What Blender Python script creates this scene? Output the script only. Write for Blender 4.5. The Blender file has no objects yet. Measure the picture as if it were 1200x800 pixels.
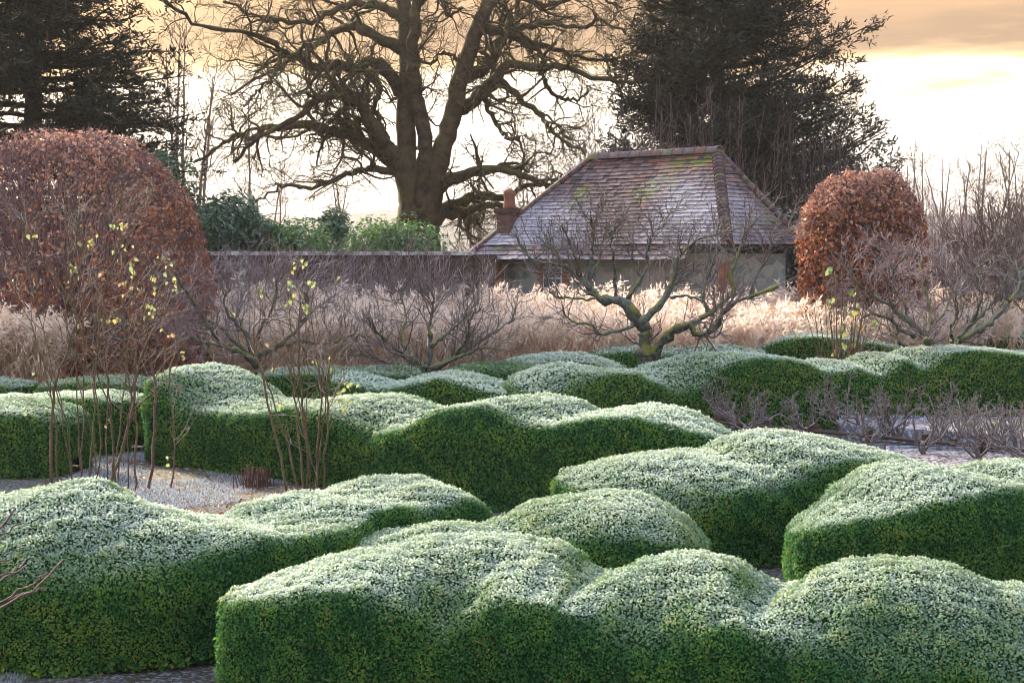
import bpy, math
import numpy as np
from mathutils import Vector

# ------------------------------------------------------------------ camera, sky, sun, exposure
scene = bpy.context.scene
COL = scene.collection
F, H = 2000.0, 2.8                       # focal length in photograph pixels, eye height
PITCH = math.atan(98 / F)
CP, SP = math.cos(PITCH), math.sin(PITCH)

cam_data = bpy.data.cameras.new('camera')
cam_data.sensor_width = 36.0
cam_data.lens = 60.0
cam_data.clip_start = 0.1
cam_data.clip_end = 5000
cam = bpy.data.objects.new('camera', cam_data)
cam.location = (0, 0, H)
cam.rotation_euler = (math.pi / 2 - PITCH, 0, 0)
COL.objects.link(cam)
scene.camera = cam

SUN_AZ, SUN_EL = math.radians(-36), math.radians(22)     # azimuth from +Y towards +X
SUN_DIR = Vector((math.sin(SUN_AZ) * math.cos(SUN_EL), math.cos(SUN_AZ) * math.cos(SUN_EL), math.sin(SUN_EL)))

world = bpy.data.worlds.new('World')
scene.world = world
world.use_nodes = True
nt = world.node_tree
nt.nodes.clear()
def wn(t, **k):
    n = nt.nodes.new(t)
    for a, b in k.items():
        setattr(n, a, b)
    return n
def wl(a, b):
    nt.links.new(a, b)
out = wn('ShaderNodeOutputWorld')
bg = wn('ShaderNodeBackground')
bg.inputs['Strength'].default_value = 0.1
sky = wn('ShaderNodeTexSky', sky_type='NISHITA', sun_disc=False)
sky.sun_elevation = SUN_EL
sky.sun_rotation = SUN_AZ
sky.air_density = 1.6
sky.dust_density = 3.0
tc = wn('ShaderNodeTexCoord')
sep = wn('ShaderNodeSeparateXYZ')
wl(tc.outputs['Generated'], sep.inputs[0])
mp = wn('ShaderNodeMapping')
mp.inputs['Scale'].default_value = (2.2, 2.2, 16)
wl(tc.outputs['Generated'], mp.inputs[0])
nz = wn('ShaderNodeTexNoise')
nz.inputs['Scale'].default_value = 2.4
nz.inputs['Detail'].default_value = 7
nz.inputs['Roughness'].default_value = 0.58
wl(mp.outputs[0], nz.inputs['Vector'])
def wm(op, a, b, c=None):
    n = wn('ShaderNodeMath', operation=op)
    for i, v in enumerate((a, b, c)):
        if v is None:
            continue
        if isinstance(v, (int, float)):
            n.inputs[i].default_value = v
        else:
            wl(v, n.inputs[i])
    return n.outputs[0]
warp = wm('MULTIPLY_ADD', wm('SUBTRACT', nz.outputs[0], 0.5), 0.085, sep.outputs['Z'])
mr = wn('ShaderNodeMapRange')
mr.inputs['From Min'].default_value = 0.0
mr.inputs['From Max'].default_value = 0.6
wl(warp, mr.inputs[0])
ramp = wn('ShaderNodeValToRGB')
cr = ramp.color_ramp
stops = [(0.0, (0.32, 0.285, 0.27)), (0.05, (0.42, 0.38, 0.34)), (0.11, (0.64, 0.58, 0.51)), (0.155, (0.62, 0.55, 0.45)),
         (0.18, (0.34, 0.205, 0.095)), (0.205, (0.115, 0.048, 0.020)), (0.245, (0.22, 0.105, 0.040)), (0.29, (0.15, 0.075, 0.036)), (0.40, (0.36, 0.30, 0.28)), (0.6, (0.43, 0.45, 0.51)), (1.0, (0.41, 0.49, 0.63))]
cr.elements[0].position, cr.elements[0].color = stops[0][0], stops[0][1] + (1,)
cr.elements[1].position, cr.elements[1].color = stops[-1][0], stops[-1][1] + (1,)
for p, c in stops[1:-1]:
    e = cr.elements.new(p)
    e.color = c + (1,)
wl(mr.outputs[0], ramp.inputs[0])
boost = wn('ShaderNodeMix', data_type='RGBA', blend_type='MULTIPLY')
boost.inputs['Factor'].default_value = 1.0
boost.inputs[7].default_value = (9, 9, 9, 1)
wl(ramp.outputs[0], boost.inputs[6])
mixs = wn('ShaderNodeMix', data_type='RGBA')
mixs.inputs['Factor'].default_value = 0.10
wl(boost.outputs[2], mixs.inputs[6])
wl(sky.outputs[0], mixs.inputs[7])
wl(mixs.outputs[2], bg.inputs['Color'])
wl(bg.outputs[0], out.inputs['Surface'])

sun_data = bpy.data.lights.new('sun', 'SUN')
sun_data.energy = 5.0
sun_data.angle = math.radians(8)
sun_data.color = (1.0, 0.84, 0.62)
sun = bpy.data.objects.new('sun', sun_data)
sun.rotation_euler = SUN_DIR.to_track_quat('Z', 'Y').to_euler()
COL.objects.link(sun)

vs = scene.view_settings
vs.view_transform = 'Standard'
vs.look = 'None'
vs.exposure = 1.95
vs.gamma = 1.0
vs.use_curve_mapping = False
scene.cycles.max_bounces = 6
scene.cycles.diffuse_bounces = 3
scene.cycles.transmission_bounces = 4
scene.cycles.volume_bounces = 1
scene.cycles.use_denoising = True
scene.cycles.filter_width = 0.9

# ------------------------------------------------------------------ helpers
RNG = np.random.default_rng(7)
def P(x, y, d):
    """point at depth Y=d (metres) seen at photograph pixel x, y"""
    x, y, d = np.broadcast_arrays(np.asarray(x, float), np.asarray(y, float), np.asarray(d, float))
    cx, cy = (x - 600) / F, (400 - y) / F
    t = d / (CP + cy * SP)
    return np.stack([cx * t, d, H + (-SP + cy * CP) * t], -1)
def ZP(y, d):
    return float(P(600, y, d)[2])
def XP(x, d):
    return (x - 600) / F * d
def unit(v):
    return v / np.maximum(np.linalg.norm(v, axis=-1, keepdims=True), 1e-9)

def mesh_np(name, V, faces, attrs=None, smooth=True):
    """faces: (M,k) int array; attrs: {name: per-vertex float array}"""
    me = bpy.data.meshes.new(name)
    V = np.ascontiguousarray(V, np.float32)
    faces = np.ascontiguousarray(faces, np.int32)
    m, k = faces.shape
    me.vertices.add(len(V)); me.vertices.foreach_set('co', V.ravel())
    me.loops.add(m * k); me.loops.foreach_set('vertex_index', faces.ravel())
    me.polygons.add(m); me.polygons.foreach_set('loop_start', np.arange(0, m * k, k, dtype=np.int32))
    me.polygons.foreach_set('use_smooth', np.full(m, smooth, bool))
    for a, arr in (attrs or {}).items():
        at = me.attributes.new(a, 'FLOAT', 'POINT')
        at.data.foreach_set('value', np.ascontiguousarray(arr, np.float32))
    me.update(calc_edges=True)
    return me
def link(name, me, mat=None, parent=None, **props):
    o = bpy.data.objects.new(name, me)
    if mat is not None and me is not None and not me.materials:
        me.materials.append(mat)
    o.parent = parent
    for k, v in props.items():
        o[k] = v
    COL.objects.link(o)
    return o
def thing(name, label, category, group=None, loc=(0, 0, 0)):
    o = bpy.data.objects.new(name, None)
    o.empty_display_size = 0.2
    o['label'], o['category'] = label, category
    if group:
        o['group'] = group
    COL.objects.link(o)
    return o

class Tubes:
    def __init__(self):
        self.b = []
    def add(self, Pt, R, sides=4):
        Pt = np.asarray(Pt, float); R = np.asarray(R, float)
        if Pt.ndim == 2:
            Pt, R = Pt[None], R[None]
        if len(Pt) and sides >= 6:
            a, z = Pt[:, :1] * 2 - Pt[:, 1:2], Pt[:, -1:] * 2 - Pt[:, -2:-1]
            ka, kz = R[:, :1, None] * 0.5, R[:, -1:, None] * 0.5
            Pt = np.concatenate([Pt[:, :1] + unit(a - Pt[:, :1]) * ka, Pt, Pt[:, -1:] + unit(z - Pt[:, -1:]) * kz], 1)
            R = np.concatenate([R[:, :1] * 0.05, R, R[:, -1:] * 0.05], 1)
        if len(Pt):
            self.b.append((Pt, R, sides))
        return self
    def mesh(self, name):
        VV, FF, TT, off = [], [], [], 0
        for Pt, R, s in self.b:
            N, n, _ = Pt.shape
            T = unit(np.gradient(Pt, axis=1))
            ov = unit(Pt[:, -1] - Pt[:, 0])
            ref = np.eye(3)[np.argmin(np.abs(ov), axis=1)][:, None, :]
            U = unit(np.cross(T, np.broadcast_to(ref, T.shape)))
            W = np.cross(T, U)
            a = np.arange(s) * 2 * np.pi / s
            ring = Pt[:, :, None, :] + R[:, :, None, None] * (np.cos(a)[:, None] * U[:, :, None, :] + np.sin(a)[:, None] * W[:, :, None, :])
            VV.append(ring.reshape(-1, 3))
            base = off + (np.arange(N)[:, None, None] * n + np.arange(n - 1)[None, :, None]) * s
            j = np.arange(s)[None, None, :]; j2 = (j + 1) % s
            FF.append(np.stack([base + j, base + j2, base + s + j2, base + s + j], -1).reshape(-1, 4))
            TT.append(np.repeat(RNG.random(N), n * s))
            off += N * n * s
        if not VV:
            return None
        return mesh_np(name, np.concatenate(VV), np.concatenate(FF), {'tint': np.concatenate(TT)})

def resample(pts, n, jit=0.0, rng=RNG):
    """Catmull-Rom through pts, n points, optional jitter"""
    p = np.asarray(pts, float)
    p = np.vstack([2 * p[0] - p[1], p, 2 * p[-1] - p[-2]])
    m = len(p) - 3
    t = np.linspace(0, m - 1e-6, n)
    i = t.astype(int); f = (t - i)[:, None]
    a, b, c, d = p[i], p[i + 1], p[i + 2], p[i + 3]
    q = 0.5 * (2 * b + (c - a) * f + (2 * a - 5 * b + 4 * c - d) * f ** 2 + (3 * b - a - 3 * c + d) * f ** 3)
    if jit:
        q[1:] += rng.normal(0, jit, q[1:].shape)
    return q

def grow(rng, Pt, R, dens, L, ang, n=6, wig=0.25, up=0.0, rr=0.6, tr=(0.2, 1.0), rmax=9, rmin=0.002, tip=0.3, lvar=(0.5, 1.25), down=0.0, flat=1.0):
    """children of every parent polyline, about dens per metre"""
    N, m, _ = Pt.shape
    plen = np.linalg.norm(np.diff(Pt, axis=1), axis=2).sum(1)
    cnt = np.floor(dens * plen + rng.random(N)).astype(int)
    idx = np.repeat(np.arange(N), cnt)
    if len(idx) == 0:
        return np.zeros((0, n + 1, 3)), np.zeros((0, n + 1))
    t = tr[0] + (tr[1] - tr[0]) * rng.random(len(idx))
    f = t * (m - 1) * 0.9999; i = f.astype(int); fr = (f - i)[:, None]
    base = Pt[idx, i] * (1 - fr) + Pt[idx, i + 1] * fr
    tan = unit(Pt[idx, i + 1] - Pt[idx, i])
    r0 = R[idx, i]
    v = rng.normal(size=(len(idx), 3)); v[:, 2] *= flat
    perp = unit(v - (v * tan).sum(1, keepdims=True) * tan)
    a = (ang * (0.65 + 0.7 * rng.random(len(idx))))[:, None]
    d = unit(np.cos(a) * tan + np.sin(a) * perp)
    ln = L * (lvar[0] + (lvar[1] - lvar[0]) * rng.random(len(idx))) * (1.15 - 0.5 * t)
    out = np.zeros((len(idx), n + 1, 3)); out[:, 0] = base
    for k in range(n):
        d = d + wig * rng.normal(size=d.shape)
        d[:, 2] += up - down
        d = unit(d)
        out[:, k + 1] = out[:, k] + d * (ln / n)[:, None]
    ra = np.clip(r0 * rr, rmin, rmax)
    RR = ra[:, None] * np.linspace(1, tip, n + 1)[None]
    return out, np.maximum(RR, rmin * 0.6)

def leaf_mesh(name, pos, dirv, nor, length, width, attrs=None, tipfold=0.0):
    """one folded rhombus per position; attrs: {name: (N,) or (N,4)} for base, side, tip, side"""
    N = len(pos)
    dirv = unit(dirv - (dirv * nor).sum(1, keepdims=True) * nor)
    side = np.cross(dirv, nor)
    L = np.broadcast_to(np.asarray(length, float), (N,))[:, None]
    Wd = np.broadcast_to(np.asarray(width, float), (N,))[:, None]
    lift = nor * (Wd * 0.25)
    V = np.empty((N, 4, 3))
    V[:, 0] = pos
    V[:, 1] = pos + dirv * L * 0.5 + side * Wd * 0.5 + lift
    V[:, 2] = pos + dirv * L - nor * L * tipfold
    V[:, 3] = pos + dirv * L * 0.5 - side * Wd * 0.5 + lift
    at = {}
    for k, a in (attrs or {}).items():
        a = np.asarray(a, float)
        at[k] = (np.repeat(a, 4) if a.ndim == 1 else a.ravel())
    return mesh_np(name, V.reshape(-1, 3), np.arange(N * 4).reshape(N, 4), at, smooth=False)

def fbm(p, freq=1.0, seed=0, octv=3):
    """cheap smooth pseudo-noise, about -1..1"""
    r = np.random.default_rng(1000 + seed)
    v = np.zeros(p.shape[:-1]); amp, tot = 1.0, 0.0
    for o in range(octv):
        for _ in range(4):
            k = unit(r.normal(size=3)) * freq * (2 ** o) * (0.7 + 0.6 * r.random())
            v = v + amp * np.sin(p @ k + r.random() * 6.28) * 0.5
        tot += amp * 1.0; amp *= 0.55
    return v / tot

# ------------------------------------------------------------------ materials
def new_mat(name):
    m = bpy.data.materials.new(name)
    m.use_nodes = True
    m.node_tree.nodes.clear()
    return m
class NB:
    def __init__(self, m):
        self.t = m.node_tree
    def n(self, typ, **k):
        q = self.t.nodes.new(typ)
        for a, b in k.items():
            setattr(q, a, b)
        return q
    def l(self, a, b):
        self.t.links.new(a, b)
    def put(self, sock, v):
        if hasattr(v, 'links') or hasattr(v, 'is_output'):
            self.l(v, sock)
        elif isinstance(v, tuple):
            sock.default_value = v + (1,) if len(v) == 3 and sock.type == 'RGBA' else v
        else:
            sock.default_value = v
    def math(self, op, a, b=0.0, c=0.0, clamp=False):
        q = self.n('ShaderNodeMath', operation=op, use_clamp=clamp)
        for i, v in enumerate((a, b, c)):
            self.put(q.inputs[i], v)
        return q.outputs[0]
    def mix(self, f, a, b, bt='MIX'):
        q = self.n('ShaderNodeMix', data_type='RGBA', blend_type=bt)
        self.put(q.inputs[0], f); self.put(q.inputs[6], a); self.put(q.inputs[7], b)
        return q.outputs[2]
    def noise(self, scale, detail=4, rough=0.55, vec=None):
        q = self.n('ShaderNodeTexNoise')
        q.inputs['Scale'].default_value = scale
        q.inputs['Detail'].default_value = detail
        q.inputs['Roughness'].default_value = rough
        self.l(vec if vec is not None else self.obj(), q.inputs['Vector'])
        return q.outputs[0]
    def obj(self):
        return self.n('ShaderNodeTexCoord').outputs['Object']
    def ramp(self, f, *st):
        q = self.n('ShaderNodeValToRGB')
        e = q.color_ramp.elements
        e[0].position, e[0].color = st[0][0], st[0][1] + (1,)
        e[1].position, e[1].color = st[-1][0], st[-1][1] + (1,)
        for p, c in st[1:-1]:
            x = e.new(p); x.color = c + (1,)
        self.l(f, q.inputs[0])
        return q.outputs[0]
    def smooth(self, v, a, b):
        q = self.n('ShaderNodeMapRange', interpolation_type='SMOOTHSTEP')
        self.put(q.inputs[0], v)
        q.inputs[1].default_value, q.inputs[2].default_value = a, b
        return q.outputs[0]
    def attr(self, name):
        return self.n('ShaderNodeAttribute', attribute_name=name).outputs['Fac']
    def normz(self):
        s = self.n('ShaderNodeSeparateXYZ')
        self.l(self.n('ShaderNodeNewGeometry').outputs['Normal'], s.inputs[0])
        return s.outputs['Z']
    def bsdf(self, col, rough=0.8, bump=None, bs=0.3, bd=0.02, trans=0.0, tcol=None, spec=0.3):
        b = self.n('ShaderNodeBsdfPrincipled')
        self.put(b.inputs['Base Color'], col)
        self.put(b.inputs['Roughness'], rough)
        b.inputs['Specular IOR Level'].default_value = spec
        if bump is not None:
            q = self.n('ShaderNodeBump')
            q.inputs['Strength'].default_value = bs
            q.inputs['Distance'].default_value = bd
            self.l(bump, q.inputs['Height'])
            self.l(q.outputs[0], b.inputs['Normal'])
        s = b.outputs[0]
        if trans:
            t = self.n('ShaderNodeBsdfTranslucent')
            self.put(t.inputs['Color'], tcol if tcol is not None else col)
            mx = self.n('ShaderNodeMixShader')
            mx.inputs[0].default_value = trans
            self.l(s, mx.inputs[1]); self.l(t.outputs[0], mx.inputs[2])
            s = mx.outputs[0]
        o = self.n('ShaderNodeOutputMaterial')
        self.l(s, o.inputs['Surface'])

def leaf_mat(name, ramp, frost=(0.86, 0.91, 0.88), trans=0.25, rough=0.55, spec=0.3):
    m = new_mat(name); b = NB(m)
    c = b.ramp(b.attr('tint'), *ramp)
    c = b.mix(b.attr('frost'), c, frost)
    b.bsdf(c, rough=rough, trans=trans, spec=spec)
    return m
def bark_mat(name, dark, light, moss=None, moss_amt=0.5, frost=None, scale=8.0, frost_amt=0.5):
    m = new_mat(name); b = NB(m)
    n1 = b.noise(scale, 6, 0.65)
    c = b.mix(b.smooth(n1, 0.35, 0.65), dark, light)
    c = b.mix(b.math('MULTIPLY', b.attr('tint'), 0.35), c, tuple(x * 1.4 for x in light))
    nzv = b.normz()
    if moss:
        n2 = b.noise(2.3, 4, 0.6)
        f = b.math('MULTIPLY', b.smooth(b.math('ADD', n2, b.math('MULTIPLY', nzv, 0.22)), 0.52, 0.68), moss_amt)
        c = b.mix(f, c, moss)
    if frost:
        n3 = b.noise(30, 3, 0.6)
        f = b.math('MULTIPLY', b.smooth(b.math('ADD', nzv, b.math('MULTIPLY', b.math('SUBTRACT', n3, 0.5), 1.6)), 0.1, 0.9), frost_amt)
        c = b.mix(f, c, frost)
    b.bsdf(c, rough=0.9, bump=b.noise(scale * 5, 5, 0.7), bs=0.6, bd=0.03, spec=0.15)
    return m

GREENS = ((0.0, (0.016, 0.088, 0.032)), (0.35, (0.044, 0.155, 0.038)), (0.7, (0.11, 0.225, 0.036)), (0.93, (0.22, 0.31, 0.046)), (1.0, (0.24, 0.18, 0.06)))
M = {}
M['box_leaf'] = leaf_mat('box_leaf', GREENS, trans=0.32, rough=0.6, spec=0.12)
M['hedge_core'] = new_mat('hedge_core'); b = NB(M['hedge_core'])
b.bsdf(b.mix(b.noise(40), (0.012, 0.030, 0.012), (0.03, 0.065, 0.024)), rough=1.0, spec=0.0)
M['oak_bark'] = bark_mat('oak_bark', (0.036, 0.025, 0.017), (0.095, 0.066, 0.044), moss=(0.085, 0.09, 0.018), moss_amt=0.6, scale=3.0)
M['twig_brown'] = bark_mat('twig_brown', (0.045, 0.032, 0.026), (0.10, 0.075, 0.062), scale=6)
M['apple_bark'] = bark_mat('apple_bark', (0.026, 0.024, 0.020), (0.12, 0.135, 0.115), moss=(0.19, 0.185, 0.014), moss_amt=0.8, scale=14, frost=(0.5, 0.56, 0.54), frost_amt=0.12)
M['apple_twig'] = bark_mat('apple_twig', (0.075, 0.055, 0.050), (0.16, 0.125, 0.115), scale=20, frost=(0.58, 0.54, 0.56), frost_amt=0.35)
M['mauve_twig'] = bark_mat('mauve_twig', (0.085, 0.055, 0.058), (0.22, 0.155, 0.16), scale=12, frost=(0.64, 0.57, 0.61), frost_amt=0.5)
M['thicket'] = bark_mat('thicket', (0.055, 0.035, 0.036), (0.12, 0.085, 0.085), scale=4)
M['frost_bark'] = bark_mat('frost_bark', (0.070, 0.050, 0.048), (0.17, 0.135, 0.13), scale=25, frost=(0.60, 0.58, 0.63), frost_amt=0.55)
M['rose_stem'] = bark_mat('rose_stem', (0.055, 0.050, 0.026), (0.13, 0.085, 0.058), scale=9, frost=(0.68, 0.62, 0.62), frost_amt=0.4)
M['red_stem'] = bark_mat('red_stem', (0.065, 0.030, 0.028), (0.15, 0.085, 0.078), scale=15, frost=(0.7, 0.66, 0.68), frost_amt=0.22)
M['conifer_bark'] = bark_mat('conifer_bark', (0.020, 0.016, 0.013), (0.05, 0.038, 0.030), scale=3)
M['needles'] = leaf_mat('needles', ((0, (0.008, 0.011, 0.007)), (0.6, (0.016, 0.017, 0.009)), (1, (0.034, 0.028, 0.013))), trans=0.1, rough=0.7)
M['yew'] = leaf_mat('yew', ((0, (0.018, 0.050, 0.026)), (0.6, (0.035, 0.085, 0.036)), (1, (0.08, 0.12, 0.035))), trans=0.2)
M['laurel'] = leaf_mat('laurel', ((0, (0.022, 0.075, 0.016)), (0.6, (0.058, 0.145, 0.020)), (1, (0.13, 0.20, 0.032))), trans=0.25)
M['beech'] = leaf_mat('beech', ((0, (0.11, 0.036, 0.018)), (0.5, (0.26, 0.080, 0.030)), (0.85, (0.42, 0.140, 0.050)), (1, (0.50, 0.25, 0.13))), frost=(0.62, 0.52, 0.50), trans=0.3)
M['beech_twig'] = bark_mat('beech_twig', (0.075, 0.040, 0.044), (0.18, 0.105, 0.115), scale=8, frost=(0.50, 0.42, 0.45), frost_amt=0.25)
M['rose_leaf'] = leaf_mat('rose_leaf', ((0, (0.09, 0.17, 0.02)), (0.5, (0.19, 0.25, 0.018)), (0.8, (0.36, 0.30, 0.02)), (1, (0.38, 0.18, 0.05))), trans=0.45)
M['reed'] = leaf_mat('reed', ((0, (0.46, 0.30, 0.19)), (0.5, (0.64, 0.46, 0.33)), (1, (0.78, 0.62, 0.50))), frost=(0.84, 0.74, 0.68), trans=0.5)
M['grass'] = leaf_mat('grass', ((0, (0.05, 0.075, 0.025)), (0.6, (0.12, 0.12, 0.05)), (1, (0.22, 0.17, 0.09))), frost=(0.48, 0.54, 0.66), trans=0.25)

# ------------------------------------------------------------------ ground, frosted bed, far hill
m = new_mat('soil'); b = NB(m); M['soil'] = m
n1 = b.noise(1.1, 6); n2 = b.noise(26, 5, 0.7)
c = b.mix(b.smooth(n1, 0.4, 0.6), (0.055, 0.042, 0.030), (0.09, 0.085, 0.045))
c = b.mix(b.math('MULTIPLY', b.smooth(n2, 0.47, 0.66), 0.45), c, (0.52, 0.58, 0.70))
b.bsdf(c, rough=0.95, bump=n2, bs=0.8, bd=0.05)
gx, gy = np.meshgrid(np.concatenate([[-1280, -200, -60], np.linspace(-20, 20, 101), [60, 200, 1280]]), np.concatenate([[-15, 0], np.linspace(6, 36, 76), [45, 60, 100, 250, 1700]]))
gv = np.stack([gx, gy, np.zeros_like(gx)], -1)
inner = (np.abs(gx) < 20.1) & (gy > 5) & (gy < 37)
gv[..., 2] = np.where(inner, 0.03 * fbm(gv, 2.2, 3), 0) - 0.02
ny_, nx_ = gx.shape
ii = np.arange(ny_ * nx_).reshape(ny_, nx_)
gf = np.stack([ii[:-1, :-1], ii[:-1, 1:], ii[1:, 1:], ii[1:, :-1]], -1).reshape(-1, 4)
link('ground', mesh_np('ground', gv.reshape(-1, 3), gf), M['soil'], kind='structure')

m = new_mat('hill_wood'); b = NB(m); M['hill'] = m
b.bsdf(b.mix(b.noise(0.05, 6, 0.7), (0.06, 0.05, 0.042), (0.13, 0.11, 0.09)), rough=1.0, bump=b.noise(0.25, 6, 0.8), bs=1.0, bd=3.0)
hx = np.linspace(-1250, 1250, 261); hy = np.linspace(0, 1, 14)
HX, HY = np.meshgrid(hx, hy)
hp = np.stack([HX, 1050 + 600 * HY, np.zeros_like(HX)], -1)
ridge = 38 + 9 * np.sin(HX * 0.005 + 1.0) + 3.0 * fbm(hp * np.array([1, 0.4, 1]), 0.04, 5, 4)
hp[..., 2] = ridge * np.sin(np.clip(HY * 1.3, 0, 1) * math.pi / 2) - 0.3 + (HY > 0) * fbm(hp, 0.1, 6, 3) * 3
ii = np.arange(HX.size).reshape(HX.shape)
link('hill', mesh_np('hill', hp.reshape(-1, 3), np.stack([ii[:-1, :-1], ii[:-1, 1:], ii[1:, 1:], ii[1:, :-1]], -1).reshape(-1, 4)), M['hill'], kind='structure')

def grass_patch(name, n, region, hgt, frost, seed, label, category):
    r = np.random.default_rng(seed)
    x0, x1, y0, y1 = region
    pos = np.stack([r.uniform(x0, x1, n), r.uniform(y0, y1, n), np.zeros(n)], -1)
    pos[:, 2] = 0.03 * fbm(pos, 2.2, 3) - 0.02
    keep = fbm(pos, 1.6, seed) > -0.25
    pos = pos[keep]; n = len(pos)
    d = unit(np.stack([r.normal(0, 0.6, n), r.normal(0, 0.6, n), np.ones(n)], -1))
    nor = unit(np.stack([r.normal(0, 1, n), r.normal(-0.5, 1, n), np.full(n, 0.2)], -1))
    nor = unit(nor - (nor * d).sum(1, keepdims=True) * d)
    fr = np.clip(frost + r.normal(0, 0.25, n), 0, 1)
    me = leaf_mesh(name, pos, d, nor, hgt * r.uniform(0.5, 1.3, n), hgt * 0.28, {'tint': r.random(n), 'frost': np.stack([fr * 0.4, fr, fr, fr], -1)})
    link(name, me, M['grass'], kind='stuff', label=label, category=category)

# ------------------------------------------------------------------ cloud-pruned hedges
LEAF_TOTAL = [0]
def hedge(label, cp, leaf=0.026, cover=1.32, seed=0, vc=0.42, group=None, round_end=0.35, back=1.0, yellow=0.0, frostk=1.0):
    """cp rows: pixel x, depth of the middle, half width, pixel y of the crown line, pixel y of the near top edge"""
    r = np.random.default_rng(100 + seed)
    rows = []
    for x, d, w, yc, yf in cp:
        hc = H - (yc - 302) * (d + vc * w) / F
        hf = H - (yf - 302) * (d - w) / F
        rows.append((XP(x, d), d, w, hc, min(hf, hc - 0.03)))
    rows = np.array(rows)
    n0 = 60 * (len(rows) - 1)
    q = resample(rows, n0)
    seg = np.concatenate([[0], np.cumsum(np.linalg.norm(np.diff(q[:, :2], axis=0), axis=1))])
    Ltot = seg[-1]
    Mn = max(24, int(Ltot / 0.07)); K = 44
    s = np.linspace(0, Ltot, Mn)
    q = np.stack([np.interp(s, seg, q[:, i]) for i in range(5)], -1)
    tan = unit(np.gradient(q[:, :2], axis=0))
    kx = np.ones(5) / 5
    nrm = np.stack([tan[:, 1], -tan[:, 0]], -1)          # points to the viewer for hedges running to +X
    e = np.minimum(s, Ltot - s)
    endf = np.clip(e / round_end, 0, 1)
    endf = (1 - (1 - endf) ** 2.6) ** (1 / 2.6)
    w = q[:, 2] * (0.30 + 0.70 * endf)
    hc, hf = q[:, 3], q[:, 4]
    hb = np.clip(hc - 0.14, 0.3, None)
    hc = hf + (hc - hf) * (0.35 + 0.65 * endf); hb = np.minimum(hb, hc - 0.05)
    # cross-section: near base, near edge, top, far edge, far base
    kb = 12
    v = np.concatenate([np.full(kb, -1.0), np.linspace(-1, 1, K - 2 * kb + 2)[1:-1], np.full(kb, 1.0)])
    hgt = np.concatenate([np.linspace(0, 1, kb), np.zeros(K - 2 * kb), np.linspace(1, 0, kb)])
    V = np.zeros((Mn, K, 3))
    for k in range(K):
        if k < kb or k >= K - kb:
            he = hf if k < kb else hb
            z = he * hgt[k]
            u = v[k] * w * (back if v[k] > 0 else 1.0) * (0.93 + 0.07 * min(1, hgt[k] * 1.6)) - v[k] * 0.05 * max(0, hgt[k] - 0.85) / 0.15
        else:
            vv = v[k]
            if vv < vc:
                t = (vc - vv) / (1 + vc); z = hf + (hc - hf) * (1 - t ** 2.1)
            else:
                t = (vv - vc) / (1 - vc); z = hb + (hc - hb) * (1 - t ** 2.5)
            u = vv * w * 0.97 * (back if vv > 0 else 1.0)
        V[:, k, :2] = q[:, :2] + nrm * (-u)[:, None]
        V[:, k, 2] = z
    for _ in range(1):
        Vp = np.concatenate([V[:, :1], V[:, :1], V, V[:, -1:], V[:, -1:]], 1)
        Vs = (Vp[:, 1:-3] + 2 * Vp[:, 2:-2] + Vp[:, 3:-1]) / 4
        V[:, 3:-3] = Vs[:, 3:-3]
    # the clipped surface is a little uneven
    du = np.gradient(V, axis=0); dv = np.gradient(V, axis=1)
    nor = unit(np.cross(du, dv))
    out = np.sign((nor * (V - np.concatenate([q[:, None, :2].repeat(K, 1), np.full((Mn, K, 1), 0.3)], -1))).sum(-1, keepdims=True))
    out[out == 0] = 1
    nor = nor * np.sign(out.mean())
    V = V + nor * (0.013 * fbm(V, 3.2, seed) + 0.010 * fbm(V, 11, seed + 50, 2))[..., None]
    body = V - nor * 0.035
    ii = np.arange(Mn * K).reshape(Mn, K)
    fc = np.stack([ii[:-1, :-1], ii[:-1, 1:], ii[1:, 1:], ii[1:, :-1]], -1).reshape(-1, 4)
    endA = np.concatenate([body[0], body[-1]])
    nb = Mn * K
    Vb = np.concatenate([body.reshape(-1, 3), [body[0].mean(0), body[-1].mean(0)]])
    capA = np.stack([ii[0, :-1], ii[0, 1:], np.full(K - 1, nb), np.full(K - 1, nb)], -1)[:, :3]
    root = thing('box_hedge', label, 'hedge', group)
    me = mesh_np('clipped_body', Vb, fc)
    link('clipped_body', me, M['hedge_core'], root)
    # --- leaves spread over the surface and both ends
    A, B, C, D = (V.reshape(-1, 3)[fc[:, i]] for i in range(4))
    cr_ = np.cross(C - A, D - B); area = 0.5 * np.linalg.norm(cr_, axis=1)
    fn = unit(cr_) * np.sign((unit(cr_) * nor.reshape(-1, 3)[fc[:, 0]]).sum(1, keepdims=True))
    # end caps as fans of the end sections
    for e_i, sgn in ((0, -1), (-1, 1)):
        ring = V[e_i]; cen = np.array([q[e_i, 0], q[e_i, 1], ring[:, 2].max() * 0.4])
        a_ = ring[:-1]; b_ = ring[1:]; c_ = np.broadcast_to(cen, a_.shape)
        A = np.concatenate([A, a_]); B = np.concatenate([B, b_]); C = np.concatenate([C, c_]); D = np.concatenate([D, c_])
        ar = 0.5 * np.linalg.norm(np.cross(b_ - a_, c_ - a_), axis=1)
        area = np.concatenate([area, ar])
        fn = np.concatenate([fn, np.broadcast_to(np.append(tan[e_i] * sgn, 0), a_.shape)])
    mid = (A + B + C + D) / 4
    tocam = unit(np.array([0, 0, H]) - mid)
    facing = (fn * tocam).sum(1)
    dens = np.where(facing > -0.15, 1.0, 0.10)
    inx = np.abs(mid[:, 0]) < mid[:, 1] * 0.32 + 0.9
    dens = dens * np.where(inx, 1, 0.08)
    dens = np.where(mid[:, 2] < 0.05, dens * 0.5, dens)
    leaf_area = leaf * leaf * 0.62 * 0.5
    lam = area * dens * cover / leaf_area
    cnt = np.floor(lam + r.random(len(lam))).astype(int)
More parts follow.
